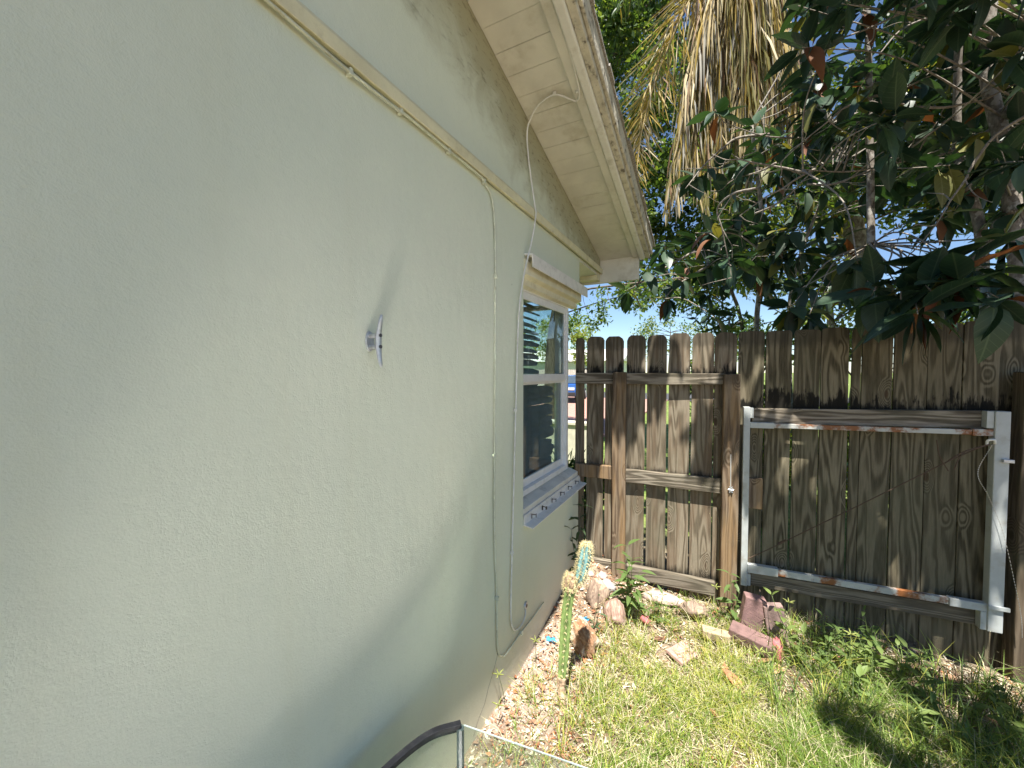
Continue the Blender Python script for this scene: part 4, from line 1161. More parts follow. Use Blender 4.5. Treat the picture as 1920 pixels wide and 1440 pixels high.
for (x, y, L, mi, lb) in ((.62,2.47,.07,2,'dark curled fallen leaf beside the small red shard'), (.72,2.60,.06,1,'tan fallen leaf between the low weed and the pink slab'), (.88,2.56,.07,1,'tan fallen leaf between the tan block and the pink shard'),
        (1.52,2.80,.08,0,'rust fallen leaf in shade under the middle of the gate'), (1.83,2.93,.08,2,'dark fallen leaf lying against the gate boards'), (2.10,2.90,.09,1,'tan fallen leaf on bare soil below the right gate upright'),
        (2.22,2.62,.08,0,'rust fallen leaf near the right edge of the lawn'), (1.42,2.18,.07,1,'tan fallen leaf in the middle of the sunlit lawn'), (.98,2.08,.06,0,'small rust fallen leaf in the nearest sunlit grass')):
    fallen(x, y, L, mi, lb)

# ================================================================== TREES
M['bark_grey'] = bark_mat('grey_bark', (0.12, 0.10, 0.08), (0.30, 0.27, 0.23), (1, 1, 0.5), (0.42, 0.40, 0.36))
M['bark_dark'] = bark_mat('dark_bark', (0.07, 0.055, 0.04), (0.18, 0.15, 0.11))
M['twig_pale'] = bark_mat('pale_twig', (0.17, 0.145, 0.12), (0.35, 0.31, 0.26), (1, 1, 1))
trng = random.Random(31)
def in_view(p):
    v = Vector(p) - CAM
    c, s_ = math.cos(R(27.67)), math.sin(R(27.67))
    dep = -v.x*s_ + v.y*c; lat = v.x*c + v.y*s_
    if dep < .3: return None
    px, py = lat/dep, v.z/dep
    return dep if abs(px) < 1.32 and -.98 < py < 1.0 else None
CL = [(1.92, 4.32, 4.8), (1.78, 4.26, 4.86), (3.72, 6.16, 4.36), (1.83, 3.94, 3.98), (1.7, 3.74, 4.4), (3.8, 6.31, 4.37), (2.83, 4.57, 4.49), (3.16, 6.1, 4.62), (3.38, 5.62, 5.28), (2.46, 4.02, 3.84), (2.86, 6.19, 5.98), (2.93, 4.58, 4.0), (3.86, 6.55, 4.96), (3.06, 4.94, 4.26), (2.33, 3.91, 3.9), (1.8, 3.32, 3.27), (1.54, 3.8, 3.87), (2.41, 4.42, 4.18), (3.32, 5.09, 4.7), (1.8, 3.92, 3.85), (2.09, 4.18, 3.77), (2.21, 3.68, 3.26), (1.78, 5.18, 5.37), (2.54, 4.47, 4.48), (3.45, 6.5, 4.46), (2.36, 3.55, 3.08), (2.31, 5.44, 4.08), (2.45, 5.12, 3.91), (2.7, 4.19, 4.13), (2.29, 4.47, 4.72), (2.64, 3.7, 3.73), (1.74, 5.21, 5.51), (2.98, 4.38, 4.0), (1.5, 3.52, 4.37), (2.3, 3.6, 3.98), (2.97, 6.39, 5.8), (1.92, 5.26, 4.86), (2.32, 4.69, 3.66), (2.69, 5.98, 5.59), (2.5, 3.67, 3.59), (1.83, 3.78, 4.22), (1.76, 3.55, 3.35), (1.68, 4.58, 3.86), (4.08, 6.72, 5.32), (3.1, 5.78, 4.35), (2.21, 3.99, 4.41), (1.92, 5.56, 3.94), (1.41, 5.12, 4.23), (1.62, 4.82, 3.79), (1.57, 4.41, 3.77), (1.71, 4.18, 3.29), (1.93, 5.18, 3.67), (1.12, 3.96, 3.39), (1.73, 4.18, 3.62), (1.25, 4.69, 4.08), (1.63, 4.35, 3.42), (0.72, 3.54, 2.36), (2.63, 6.04, 3.84), (2.3, 5.35, 2.63), (2.56, 5.74, 3.61), (1.38, 5.28, 2.7), (1.49, 3.99, 2.79), (0.72, 4.43, 2.97), (1.41, 4.84, 2.76), (0.64, 4.99, 2.8), (0.83, 4.29, 2.97), (2.13, 4.71, 3.16), (1.55, 4.13, 2.35), (0.88, 5.23, 3.15), (1.81, 5.68, 3.41), (2.44, 6.07, 3.97), (1.06, 5.26, 3.59), (1.45, 4.21, 2.56), (2.23, 4.62, 3.25), (1.68, 5.04, 3.33), (1.29, 4.72, 3.03), (1.15, 4.4, 2.59), (2.3, 5.49, 2.51), (1.96, 4.76, 2.85), (1.32, 5.27, 2.74), (1.77, 4.35, 2.95), (0.92, 3.92, 3.35), (3.35, 5.47, 3.61), (2.47, 4.11, 2.92), (2.72, 4.34, 3.29), (3.25, 5.02, 3.42), (2.19, 3.44, 2.87), (3.4, 5.55, 3.11), (2.38, 4.29, 3.01), (3.28, 5.03, 3.47), (2.96, 4.79, 2.97), (3.4, 5.53, 3.53), (2.91, 5.22, 3.25), (2.65, 4.02, 3.01), (2.89, 5.37, 3.29), (2.97, 4.46, 3.08), (1.93, 2.9, 2.07), (2.13, 3.13, 2.22), (1.84, 2.97, 2.05), (1.78, 3.17, 2.17), (2.22, 3.0, 2.12), (2.27, 2.98, 2.29), (1.47, 3.57, 2.21), (1.7, 3.81, 2.4), (0.5, 4.2, 2.32), (0.12, 4.0, 2.4), (0.85, 4.28, 2.61), (0.36, 3.79, 2.56), (0.49, 3.87, 2.78), (0.95, 4.78, 2.55), (0.72, 4.01, 3.38), (0.89, 3.77, 3.79), (1.15, 4.22, 2.9), (1.43, 4.13, 2.64), (2.3, 3.01, 2.67), (2.32, 3.04, 3.27), (1.39, 3.41, 2.04), (1.5, 3.47, 1.97), (2.46, 4.87, 4.18), (1.67, 3.81, 4.52), (2.09, 4.73, 3.99), (2.69, 4.99, 4.31), (3.47, 5.79, 5.33), (1.56, 3.64, 3.66), (1.82, 3.04, 3.06), (1.61, 4.05, 3.61), (1.86, 5.19, 4.04), (1.52, 3.16, 3.64), (1.81, 3.37, 3.48), (2.33, 3.68, 4.08), (2.8, 4.49, 4.13), (2.41, 4.2, 3.98), (1.73, 5.18, 4.5), (2.98, 4.43, 3.72), (2.25, 4.78, 4.14), (1.62, 3.75, 4.23), (2.38, 4.44, 3.74), (1.52, 3.83, 3.63), (2.32, 4.27, 4.37), (1.87, 3.26, 3.24), (2.62, 5.05, 4.92), (1.5, 3.64, 4.15), (2.54, 4.46, 4.64), (3.77, 6.24, 4.89), (1.72, 3.78, 3.42), (2.05, 5.22, 4.39), (1.6, 4.68, 4.92), (1.75, 5.24, 4.7), (2.54, 3.44, 3.38), (2.29, 5.16, 4.21), (2.62, 4.65, 4.54), (2.12, 3.76, 3.62), (2.67, 3.81, 3.2), (1.86, 3.65, 3.37), (3.39, 5.44, 4.43), (2.47, 4.01, 4.12), (2.06, 4.72, 4.18), (1.69, 3.89, 3.53), (1.33, 5.66, 3.69), (1.98, 5.88, 3.33), (2.0, 5.63, 2.82), (1.82, 4.8, 3.37), (2.03, 4.41, 3.13), (1.55, 5.7, 3.86), (2.11, 5.41, 3.28), (1.07, 5.0, 3.34), (1.51, 4.71, 3.54), (1.35, 4.12, 2.8), (1.0, 4.97, 3.67), (1.47, 4.85, 3.91), (1.66, 5.27, 3.85), (1.4, 4.51, 3.49), (2.41, 5.11, 3.82), (1.32, 4.66, 3.62), (1.24, 4.71, 2.67), (2.05, 5.11, 3.7), (1.82, 4.56, 2.66), (1.75, 5.59, 2.91), (1.27, 5.22, 3.37), (1.58, 5.2, 3.11), (1.43, 4.49, 2.84), (1.66, 4.6, 3.31), (1.08, 4.74, 3.68), (1.32, 5.35, 4.18), (2.43, 4.29, 2.76), (2.73, 4.9, 2.96), (2.48, 4.41, 3.43), (3.12, 4.94, 3.13), (2.32, 3.75, 2.81), (2.4, 3.97, 3.06), (2.25, 3.57, 2.63), (2.56, 4.94, 3.57), (2.82, 4.88, 3.64), (2.78, 4.13, 2.72), (2.48, 3.65, 2.94), (2.65, 3.84, 2.64), (2.74, 4.05, 3.25), (1.94, 3.41, 3.04), (2.51, 3.74, 2.98), (2.48, 4.73, 3.44), (0.91, 4.72, 3.2), (0.85, 4.54, 2.92), (0.96, 4.57, 2.69), (0.94, 4.68, 2.94), (0.72, 4.46, 2.94), (1.02, 4.99, 3.15), (0.81, 4.66, 2.69), (1.23, 4.64, 2.75), (1.87, 2.7, 2.0), (1.96, 2.67, 2.02), (1.77, 2.73, 1.97), (2.06, 2.75, 2.11), (1.69, 2.83, 2.04), (1.8, 2.62, 1.88), (2.12, 2.72, 1.94), (1.93, 2.79, 2.13), (1.66, 2.99, 2.21), (1.42, 4.96, 2.53), (1.01, 3.72, 2.53), (0.94, 3.84, 2.72), (1.57, 4.82, 2.13), (1.35, 4.72, 2.6), (1.27, 4.88, 2.91), (1.58, 4.07, 2.62), (0.92, 3.75, 2.06), (1.6, 4.01, 2.04), (1.38, 5.02, 2.6), (1.04, 4.0, 2.58), (0.83, 4.6, 2.41), (1.44, 4.8, 2.9), (1.81, 4.5, 2.32), (2.03, 4.94, 2.39), (1.56, 4.54, 2.66)]
BR = [[(2.85, 4.23, 3.67), (2.75, 4.18, 3.56), (2.72, 4.16, 3.42), (2.61, 4.09, 3.33), (2.37, 3.96, 3.14), (2.11, 3.82, 3.08), (1.77, 3.64, 3.01), (1.44, 3.47, 3.03)], [(3.0, 4.52, 3.29), (2.73, 4.38, 3.21), (2.41, 4.21, 3.17), (2.15, 4.08, 3.21)], [(2.73, 4.18, 3.78), (2.77, 4.19, 3.59), (2.67, 4.13, 3.4)], [(2.07, 4.39, 3.79), (1.84, 4.27, 3.7), (1.68, 4.18, 3.61), (1.44, 4.06, 3.57), (1.2, 3.93, 3.61), (0.97, 3.81, 3.66)], [(1.29, 4.09, 3.65), (1.05, 3.96, 3.6), (0.95, 3.91, 3.55), (0.81, 3.83, 3.38), (0.69, 3.76, 3.19)], [(1.97, 4.22, 3.73), (1.9, 4.19, 3.58), (1.85, 4.15, 3.4)], [(1.58, 4.02, 3.75), (1.69, 4.07, 3.53), (1.81, 4.13, 3.38)], [(2.98, 4.55, 4.38), (2.53, 4.32, 4.36), (2.18, 4.12, 4.18), (1.96, 4.0, 4.0)], [(2.18, 4.11, 3.65), (2.11, 4.07, 3.49), (2.01, 4.01, 3.41)], [(1.42, 4.35, 2.66), (1.24, 4.26, 2.7), (1.07, 4.17, 2.85), (0.72, 3.99, 2.85)], [(0.85, 4.28, 2.61), (0.58, 4.13, 2.41), (0.49, 4.08, 2.3)], [(0.72, 4.1, 2.73), (0.46, 3.96, 2.58), (0.19, 3.81, 2.38)]]
TREE = empty('broadleaf_tree', (2.2, 4.0, -0.1), 'dark broad leaved tree leaning over the gate with grey stems', 'tree')
stems = [[(2.05,4.05,-.1),(2.02,4.0,1.2),(2.006,4.0,2.0),(1.985,4.0,2.8),(1.97,4.0,3.45),(1.85,3.9,4.6),(1.7,3.8,5.4)],
         [(2.5,4.1,-.1),(2.58,4.0,1.4),(2.537,4.0,2.5),(2.47,4.0,3.0),(2.44,4.0,3.3),(2.35,3.8,4.5)],
         [(2.75,3.7,-.1),(2.72,3.75,1.2),(2.70,3.85,2.1),(2.62,3.9,3.0),(2.57,3.95,3.7),(2.53,3.95,4.3),(2.5,3.9,5.2)],
         [(2.45,4.3,-.1),(2.5,4.3,2.0),(2.72,4.2,2.6),(2.95,4.2,3.3),(3.1,4.1,4.4)],
         [(1.35,4.9,-.1),(1.32,5.0,1.2),(1.31,5.0,2.1),(1.34,5.0,3.0),(1.2,4.9,4.2)],
         [(1.75,5.3,-.1),(1.62,5.2,1.8),(1.66,5.1,2.6),(1.9,5.0,3.6)]]
rad0 = [.036,.042,.062,.04,.036,.026]
tips = []
for st, r0 in zip(stems, rad0):
    path = spline([(x+trng.uniform(-.03,.03), y+trng.uniform(-.03,.03), z) for x, y, z in st], 7)
    MB().tube(path, list(np.linspace(r0, r0*.45, len(path))), 10).build('trunk', M['bark_grey'], TREE, smooth=True)
    tips += [q_ for q_ in path[int(len(path)*.45):]]
bpts = []
for b in BR:
    path = spline([(x+trng.uniform(-.025,.025), y+trng.uniform(-.05,.05), z+trng.uniform(-.025,.025)) for x, y, z in b], 6)
    MB().tube(path, list(np.linspace(.013, .004, len(path))), 7).build('branch', M['twig_pale'], TREE, smooth=True)
    bpts += path
    # short bare side twigs
    mb = MB()
    for i in range(3, len(path), 4):
        d = Vector((trng.uniform(-1,1), trng.uniform(-.6,.6), trng.uniform(-.4,1))).normalized()*trng.uniform(.08,.25)
        p = path[i]
        mb.tube(spline([p, p+d*.5+Vector((0,0,trng.uniform(-.02,.03))), p+d], 3), [.004,.0036,.003,.0026,.002,.0016,.0012][:7], 5)
    if mb.v: tag(mb.build('twigs', M['twig_pale'], TREE), kind='stuff')
# bare pale twigs crossing the crown
for i in range(15):
    p = Vector((trng.uniform(1.0, 2.9), trng.uniform(3.25, 4.1), trng.uniform(2.75, 3.85)))
    hd = Vector((trng.choice((-1, -1, 1)), trng.uniform(-.4,.4), trng.uniform(-.25,.45))).normalized()
    pts = [p]
    for k in range(6):
        hd = (hd + Vector((trng.gauss(0,.25), trng.gauss(0,.2), trng.gauss(0,.28)))).normalized()
        p = p + hd*trng.uniform(.08,.17); pts.append(p)
    path = spline(pts, 4)
    br_ = MB().tube(path, list(np.linspace(.009, .0025, len(path))), 6).build('branch', M['twig_pale'], TREE, smooth=True)
    mb = MB()
    for k in range(4, len(path), 4):
        h2 = (hd*.4 + Vector((trng.gauss(0,.6), trng.gauss(0,.5), trng.gauss(0,.6)))).normalized(); q0 = path[k]; sp_ = [q0]
        for _ in range(3):
            h2 = (h2 + Vector((trng.gauss(0,.35), trng.gauss(0,.3), trng.gauss(0,.35)))).normalized(); q0 = q0 + h2*trng.uniform(.04,.09); sp_.append(q0)
        mb.tube(spline(sp_, 3), list(np.linspace(.0042, .0014, 10)), 5)
    tag(mb.build('twigs', M['twig_pale'], br_), kind='stuff')
# twigs carrying the rosettes of leaves
anch = tips + bpts
twig = MB(); leaves = []
BL = {'dark': [leaf_mesh('leaf', [LG['dark']], w_, d_, .22, 7, .10, .012, i) for i, (w_, d_) in enumerate(((.46,.15),(.40,.32),(.52,.05),(.36,.5)))],
      'mid': [leaf_mesh('leaf', [LG['mid']], w_, d_, .22, 7, .10, .012, i+9) for i, (w_, d_) in enumerate(((.44,.2),(.5,.35)))],
      'olive': [leaf_mesh('leaf', [LG['olive']], .42, .3, .25, 7, .10, .015, 20)],
      'rust': [leaf_mesh('leaf', [LG['rust']], .38, .55, .5, 7, .10, .03, 21)]}
# boughs reaching over the yard, above the frame, that shade the gate
OV = [(trng.uniform(1.3, 3.6), trng.uniform(1.7, 3.1), trng.uniform(3.4, 4.8)) for _ in range(190)]
OV += [(trng.uniform(.15, 1.3), trng.uniform(1.9, 2.6), trng.uniform(3.7, 4.6)) for _ in range(26)]
OV += [(trng.uniform(2.4, 4.4), trng.uniform(2.2, 4.2), trng.uniform(2.9, 4.6)) for _ in range(60)]
OV += [(trng.uniform(2.0, 4.2), trng.uniform(.2, 1.7), trng.uniform(4.2, 5.0)) for _ in range(62)]
# thick boughs high over the yard carry those rosettes
bough_pts = []
for bp in ([(1.85,3.9,4.6),(1.9,3.0,5.1),(1.85,2.0,5.0),(1.75,1.3,4.8)], [(2.35,3.8,4.5),(2.6,2.9,5.0),(2.75,2.0,4.9),(2.8,.9,4.9)], [(2.5,3.9,5.2),(3.1,3.3,5.1),(3.6,2.6,4.9),(3.7,1.5,4.8)],
           [(1.9,3.0,5.1),(1.3,2.6,5.0),(.7,2.3,4.8),(.2,2.2,4.6)], [(2.6,3.9,3.3),(3.0,3.5,3.6),(3.5,3.2,3.8),(4.2,3.0,3.9)]):
    pt = spline(bp, 7); bough_pts += pt
    MB().tube(pt, list(np.linspace(.028, .010, len(pt))), 8).build('branch', M['bark_grey'], TREE, smooth=True)
NEAR = set(range(len(CL) - 25, len(CL) - 16))
for ci, c in enumerate(list(CL) + OV):
    c = Vector(c)
    a = min(anch if ci < len(CL) else bough_pts, key=lambda q: (q - c).length + max(0, (q.z - c.z))*.4)
    m_ = (a + c)/2 + Vector((trng.uniform(-.1,.1), trng.uniform(-.1,.1), trng.uniform(-.02,.14)))*min(1, (a-c).length)
    path = spline([a, m_, c], 5)
    r = .0045 + .003*min(1, (a-c).length)
    twig.tube(path, list(np.linspace(r, .0028, len(path))), 5)
    ax = (c - m_).normalized(); ax = (ax + Vector((0, 0, .25))).normalized()
    u = ax.cross(Vector((.3,.5,.8))).normalized(); w_ = ax.cross(u)
    for i in range(trng.randint(6, 10)):
        az = i*2.4 + trng.uniform(-.3,.3); el = trng.uniform(-.15,.75)
        d = (u*math.cos(az) + w_*math.sin(az))*math.cos(el) + ax*math.sin(el)
        d = (d + Vector((0,0,-.35))).normalized()
        L = trng.uniform(.15, .265)*(1.22 if ci in NEAR else 1)
        q = trng.random()
        kd = 'dark' if q < .74 else 'mid' if q < .90 else 'olive' if q < .965 else 'rust'
        mesh = trng.choice(BL[kd])
        p = c - ax*trng.uniform(0, .09)
        mt = Matrix.Translation(p) @ orient(d, roll=trng.uniform(-.5,.5)).to_4x4() @ Matrix.Scale(L, 4)
        dep = in_view(p + d*L*.5)
        leaves.append((L/dep if dep else 0, mesh, mt, kd))
tag(twig.build('twigs', M['twig_pale'], TREE, smooth=True), kind='stuff')
leaves.sort(key=lambda q: -q[0])
for sz, mesh, mt, kd in leaves[:295]:
    p = mt.to_translation()
    o = put('leaf', mesh, TREE, p)
    o.matrix_basis = Matrix.Translation(-WL[TREE]) @ mt
V = []; Fq = []; MI = []; kinds = ['dark', 'mid', 'olive', 'rust']; nb = 0
cache = {}
for sz, mesh, mt, kd in leaves[295:]:
    if mesh.name not in cache:
        a = np.zeros(len(mesh.vertices)*3, np.float32); mesh.vertices.foreach_get('co', a)
        cache[mesh.name] = (a.reshape(-1, 3), np.array([list(p.vertices) for p in mesh.polygons]))
    cv, cf = cache[mesh.name]
    A3 = np.array(mt)[:3, :3]; T3 = np.array(mt.to_translation())
    V.append(cv @ A3.T + T3); Fq.append(cf + nb); nb += len(cv); MI += [kinds.index(kd)]*len(cf)
me = np_mesh('foliage', np.concatenate(V) - np.array(WL[TREE]), np.concatenate(Fq), [LG[k] for k in kinds], np.array(MI), True)
tag(put('foliage', me, TREE, WL[TREE]), kind='stuff')

# ---- small-leaved trees and shrubs
def foliage(parent, clumps, size, mats, weights, seed, asp=.45, droop=.3, name='crown'):
    r = np.random.default_rng(seed); Vs = []; mi = []
    for (c, rad, n) in clumps:
        q = r.normal(size=(n, 3)); q /= np.linalg.norm(q, axis=1)[:, None]
        q *= (r.random((n, 1))**.45); q = q*np.array(rad) + np.array(c)
        d = r.normal(size=(n, 3)); d[:, 2] -= droop; d /= np.linalg.norm(d, axis=1)[:, None]
        s_ = r.normal(size=(n, 3)); s_[:, 2] *= .5; s_ -= d*np.sum(s_*d, axis=1)[:, None]; s_ /= np.linalg.norm(s_, axis=1)[:, None]
        L = size*r.uniform(.55, 1.3, (n, 1)); nn = np.cross(d, s_)
        Vs.append(np.stack([q, q + d*L*.45 + s_*L*asp/2 + nn*L*.06, q + d*L, q + d*L*.45 - s_*L*asp/2 + nn*L*.06], 1))
        mi.append(r.choice(len(mats), n, p=np.array(weights)/sum(weights)))
    Vs = np.concatenate(Vs).reshape(-1, 3); mi = np.repeat(np.concatenate(mi), 2)
    n = len(Vs)//4; b = np.arange(n)[:, None]*4
    f = np.concatenate([b + np.array([[0, 1, 2]]), b + np.array([[0, 2, 3]])], 1).reshape(-1, 3)
    me = np_mesh(name, Vs - np.array(WL[parent]), f, mats, mi)
    return tag(put(name, me, parent, WL[parent]), kind='stuff')
fm = dict(
    lush=leaf_mat('small_leaf_green', (0.045, 0.095, 0.022), (0.065, 0.11, 0.035), 0.4, .3, (.16, .28, .03)),
    bright=leaf_mat('small_leaf_bright', (0.11, 0.18, 0.03), (0.13, 0.19, 0.045), 0.45, .35, (.34, .46, .04)),
    yellow=leaf_mat('small_leaf_yellow', (0.20, 0.22, 0.045), (0.21, 0.23, 0.06), 0.45, .35, (.48, .5, .06)),
    deep=leaf_mat('small_leaf_deep', (0.02, 0.045, 0.014), (0.03, 0.055, 0.02), 0.4, .2, (.07, .14, .02)))
def crown_clumps(r, n, lo, hi, rad, cnt, ok=None):
    out = []
    while len(out) < n:
        c = tuple(r.uniform(a, b) for a, b in zip(lo, hi))
        if ok and not ok(c): continue
        k = r.uniform(.6, 1.2); out.append((c, tuple(v*k for v in rad), int(cnt*k)))
    return out
def limbs(parent, trunk, clumps, r0, r, mat='bark_dark', every=1, thick=.28):
    tp = spline(trunk, 6)
    MB().tube(tp, list(np.linspace(r0, r0*.35, len(tp))), 9).build('trunk', M[mat], parent, smooth=True)
    mb = MB()
    up = tp[len(tp)//3:]
    for c, _, _ in clumps[::every]:
        c = Vector(c); a = min(up, key=lambda q: (q-c).length + abs(q.z - (c.z - .4))*.5)
        m_ = (a+c)/2 + Vector((r.uniform(-.15,.15), r.uniform(-.15,.15), r.uniform(-.1,.2)))
        mb.tube(spline([a, m_, c], 4), list(np.linspace(r0*thick, min(.005, r0*thick*.6), 9)), 5)
    mb.build('branch', M[mat], parent, smooth=True)
fr = random.Random(8)
T1 = empty('leafy_tree', (-2.7, 9.0, -.1), 'tall green small leaved tree behind the eave and the palm', 'tree')
cl = crown_clumps(fr, 95, (-3.0, 7.2, 3.9), (1.4, 9.6, 10.0), (.62, .6, .55), 620)
cl += crown_clumps(fr, 14, (-.6, 7.0, 3.0), (1.6, 8.2, 4.8), (.5, .5, .4), 330)
foliage(T1, cl, .125, [fm['lush'], fm['bright'], fm['deep'], fm['yellow']], [5, 3, 2, .5], 1)
limbs(T1, [(-2.7,9,-.1),(-2.6,8.9,2.5),(-1.9,8.6,5),(-1.2,8.4,8)], cl, .17, fr, every=3, thick=.12)
T2 = empty('sunlit_tree', (2.6, 7.4, -.1), 'bright yellow green tree showing through the broad leaves above the gate', 'tree')
hole = lambda c: not (2.0 < c[0] < 4.4 and 2.75 < c[2] < 3.75)
cl = crown_clumps(fr, 44, (.9, 6.2, 2.0), (4.6, 8.0, 5.6), (.5, .5, .42), 420, hole)
foliage(T2, cl, .095, [fm['bright'], fm['yellow'], fm['lush']], [4, 2.5, 2], 2)
limbs(T2, [(2.6,7.4,-.1),(2.4,7.2,1.8),(2.3,7.0,3.2),(2.4,6.9,5)], cl, .06, fr, 'bark_grey')
T4 = empty('shade_tree', (5.2, 7.0, -.1), 'dense dark tree filling the upper right behind the grey stems', 'tree')
cl = crown_clumps(fr, 78, (2.0, 5.2, 3.75), (7.6, 8.4, 8.4), (.75, .65, .5), 480, lambda c: c[2] > 3.3 + .12*(c[0]-2) and not (1.8 < c[0] < 3.1 and c[2] > 5.2))
foliage(T4, cl, .15, [fm['deep'], fm['lush']], [4, 1.5], 3)
limbs(T4, [(5.2,7,-.1),(5.0,6.9,2.5),(4.6,6.8,4.6),(4.6,6.8,7)], cl, .16, fr)
T3 = empty('spreading_tree', (1.5, 6.2, -.1), 'thin tree whose fine leafed branch hangs over the left fence panel', 'tree')
cl = []
for i in range(44):
    t = fr.random(); x = -.85 + 1.75*t
    z = 2.62 - .30*fr.random()*(1.5 if x < .1 else 1) - .12*abs(x) + .25*t*fr.random()
    cl.append(((x, 5.0 + fr.uniform(-.35,.35), z), (.11, .12, .09), fr.randint(26, 60)))
foliage(T3, cl, .062, [fm['lush'], fm['bright'], fm['deep']], [4, 3, 2], 4)
limbs(T3, [(1.5,6.2,-.1),(1.3,6.0,1.6),(1.0,5.6,2.7),(.2,5.2,2.72),(-.9,5.0,2.66)], cl, .030, fr, 'bark_dark', every=3, thick=.13)
S1 = empty('narrow_leaf_shrub', (1.0, 4.3, -.1), 'dark green narrow leafed shrub topping the fence left of the gate', 'shrub')
cl = crown_clumps(fr, 16, (.72, 4.0, .4), (1.35, 4.5, 2.28), (.22, .22, .16), 160, lambda c: c[2] < 2.30 - 1.1*abs(c[0]-1.02))
foliage(S1, cl, .10, [fm['lush'], fm['deep'], fm['bright']], [3, 2, 1], 5, .26, .1)
limbs(S1, [(1.0,4.3,-.1),(1.0,4.3,.6),(1.02,4.25,1.4),(1.03,4.2,2.1)], cl, .02, fr, 'bark_grey')
S2 = empty('yellow_shrub', (2.1, 5.3, -.1), 'sunlit yellow green shrub just behind the gate top', 'shrub')
cl = crown_clumps(fr, 32, (1.35, 4.7, .3), (3.6, 5.7, 2.42), (.3, .3, .22), 240)
foliage(S2, cl, .085, [fm['yellow'], fm['bright'], fm['lush']], [4, 4, 1], 6)
limbs(S2, [(2.1,5.3,-.1),(2.1,5.3,.5),(2.15,5.2,1.3),(2.2,5.2,2.0)], cl, .03, fr, 'twig_pale')
S3 = empty('strap_leaf_plant', (-.28, 3.75, -.05), 'dark green strap leaved plant beyond the fence beside the house corner', 'plant')
cl = crown_clumps(fr, 9, (-.55, 3.4, .1), (-.05, 4.2, .62), (.16, .18, .14), 80)
foliage(S3, cl, .22, [fm['deep'], fm['lush'], fm['bright']], [3, 2, 1], 7, .12, -.6)
limbs(S3, [(-.28,3.75,-.05),(-.28,3.76,.15),(-.27,3.76,.3),(-.26,3.77,.42)], cl, .02, fr)
S4 = empty('hedge_shrub', (4.4, 5.6, -.1), 'shaded green shrub behind the right end of the fence', 'shrub')
cl = crown_clumps(fr, 22, (3.3, 4.8, .3), (5.8, 6.2, 2.7), (.4, .35, .3), 200)
foliage(S4, cl, .10, [fm['lush'], fm['bright']], [3, 2], 8)
limbs(S4, [(4.4,5.6,-.1),(4.4,5.6,.6),(4.4,5.6,1.4),(4.4,5.6,2.2)], cl, .03, fr)

# ---- palm with a skirt of dead fronds
M['petiole'] = simple('palm_rachis', (0.40, 0.30, 0.12), 0.6, var=0.25, scale=20)
M['petiole_green'] = simple('palm_rachis_green', (0.20, 0.22, 0.07), 0.55, var=0.2)
PMt = [leaf_mat('dry_leaflet', (0.46, 0.37, 0.20), (0.46, 0.38, 0.22), .5, .2, (.5, .40, .2)),
       leaf_mat('olive_leaflet', (0.20, 0.18, 0.055), (0.22, 0.20, 0.075), .42, .25, (.36, .32, .06)),
       leaf_mat('grey_leaflet', (0.30, 0.28, 0.22), (0.30, 0.28, 0.23), .45, .15, (.36, .32, .24)),
       leaf_mat('brown_leaflet', (0.20, 0.12, 0.06), (0.22, 0.14, 0.08), .6, .15, (.3, .18, .06)),
       leaf_mat('gold_leaflet', (0.38, 0.27, 0.06), (0.38, 0.28, 0.08), .45, .3, (.6, .45, .06)),
       leaf_mat('green_leaflet', (0.05, 0.09, 0.03), (0.06, 0.10, 0.04), .35, .25, (.16, .26, .04))]
PALM = empty('coconut_palm', (3.0, 7.2, -.1), 'palm with a hanging skirt of dry straw coloured fronds', 'palm')
tr_ = spline([(3.0,7.2,-.1),(2.75,7.0,2.4),(2.1,6.6,4.8),(1.15,5.8,6.7)], 10)
MB().tube(tr_, [.13 + .008*(i % 2) for i in range(len(tr_))], 12).build('trunk', M['bark_grey'], PALM, smooth=True)
pr = random.Random(77)
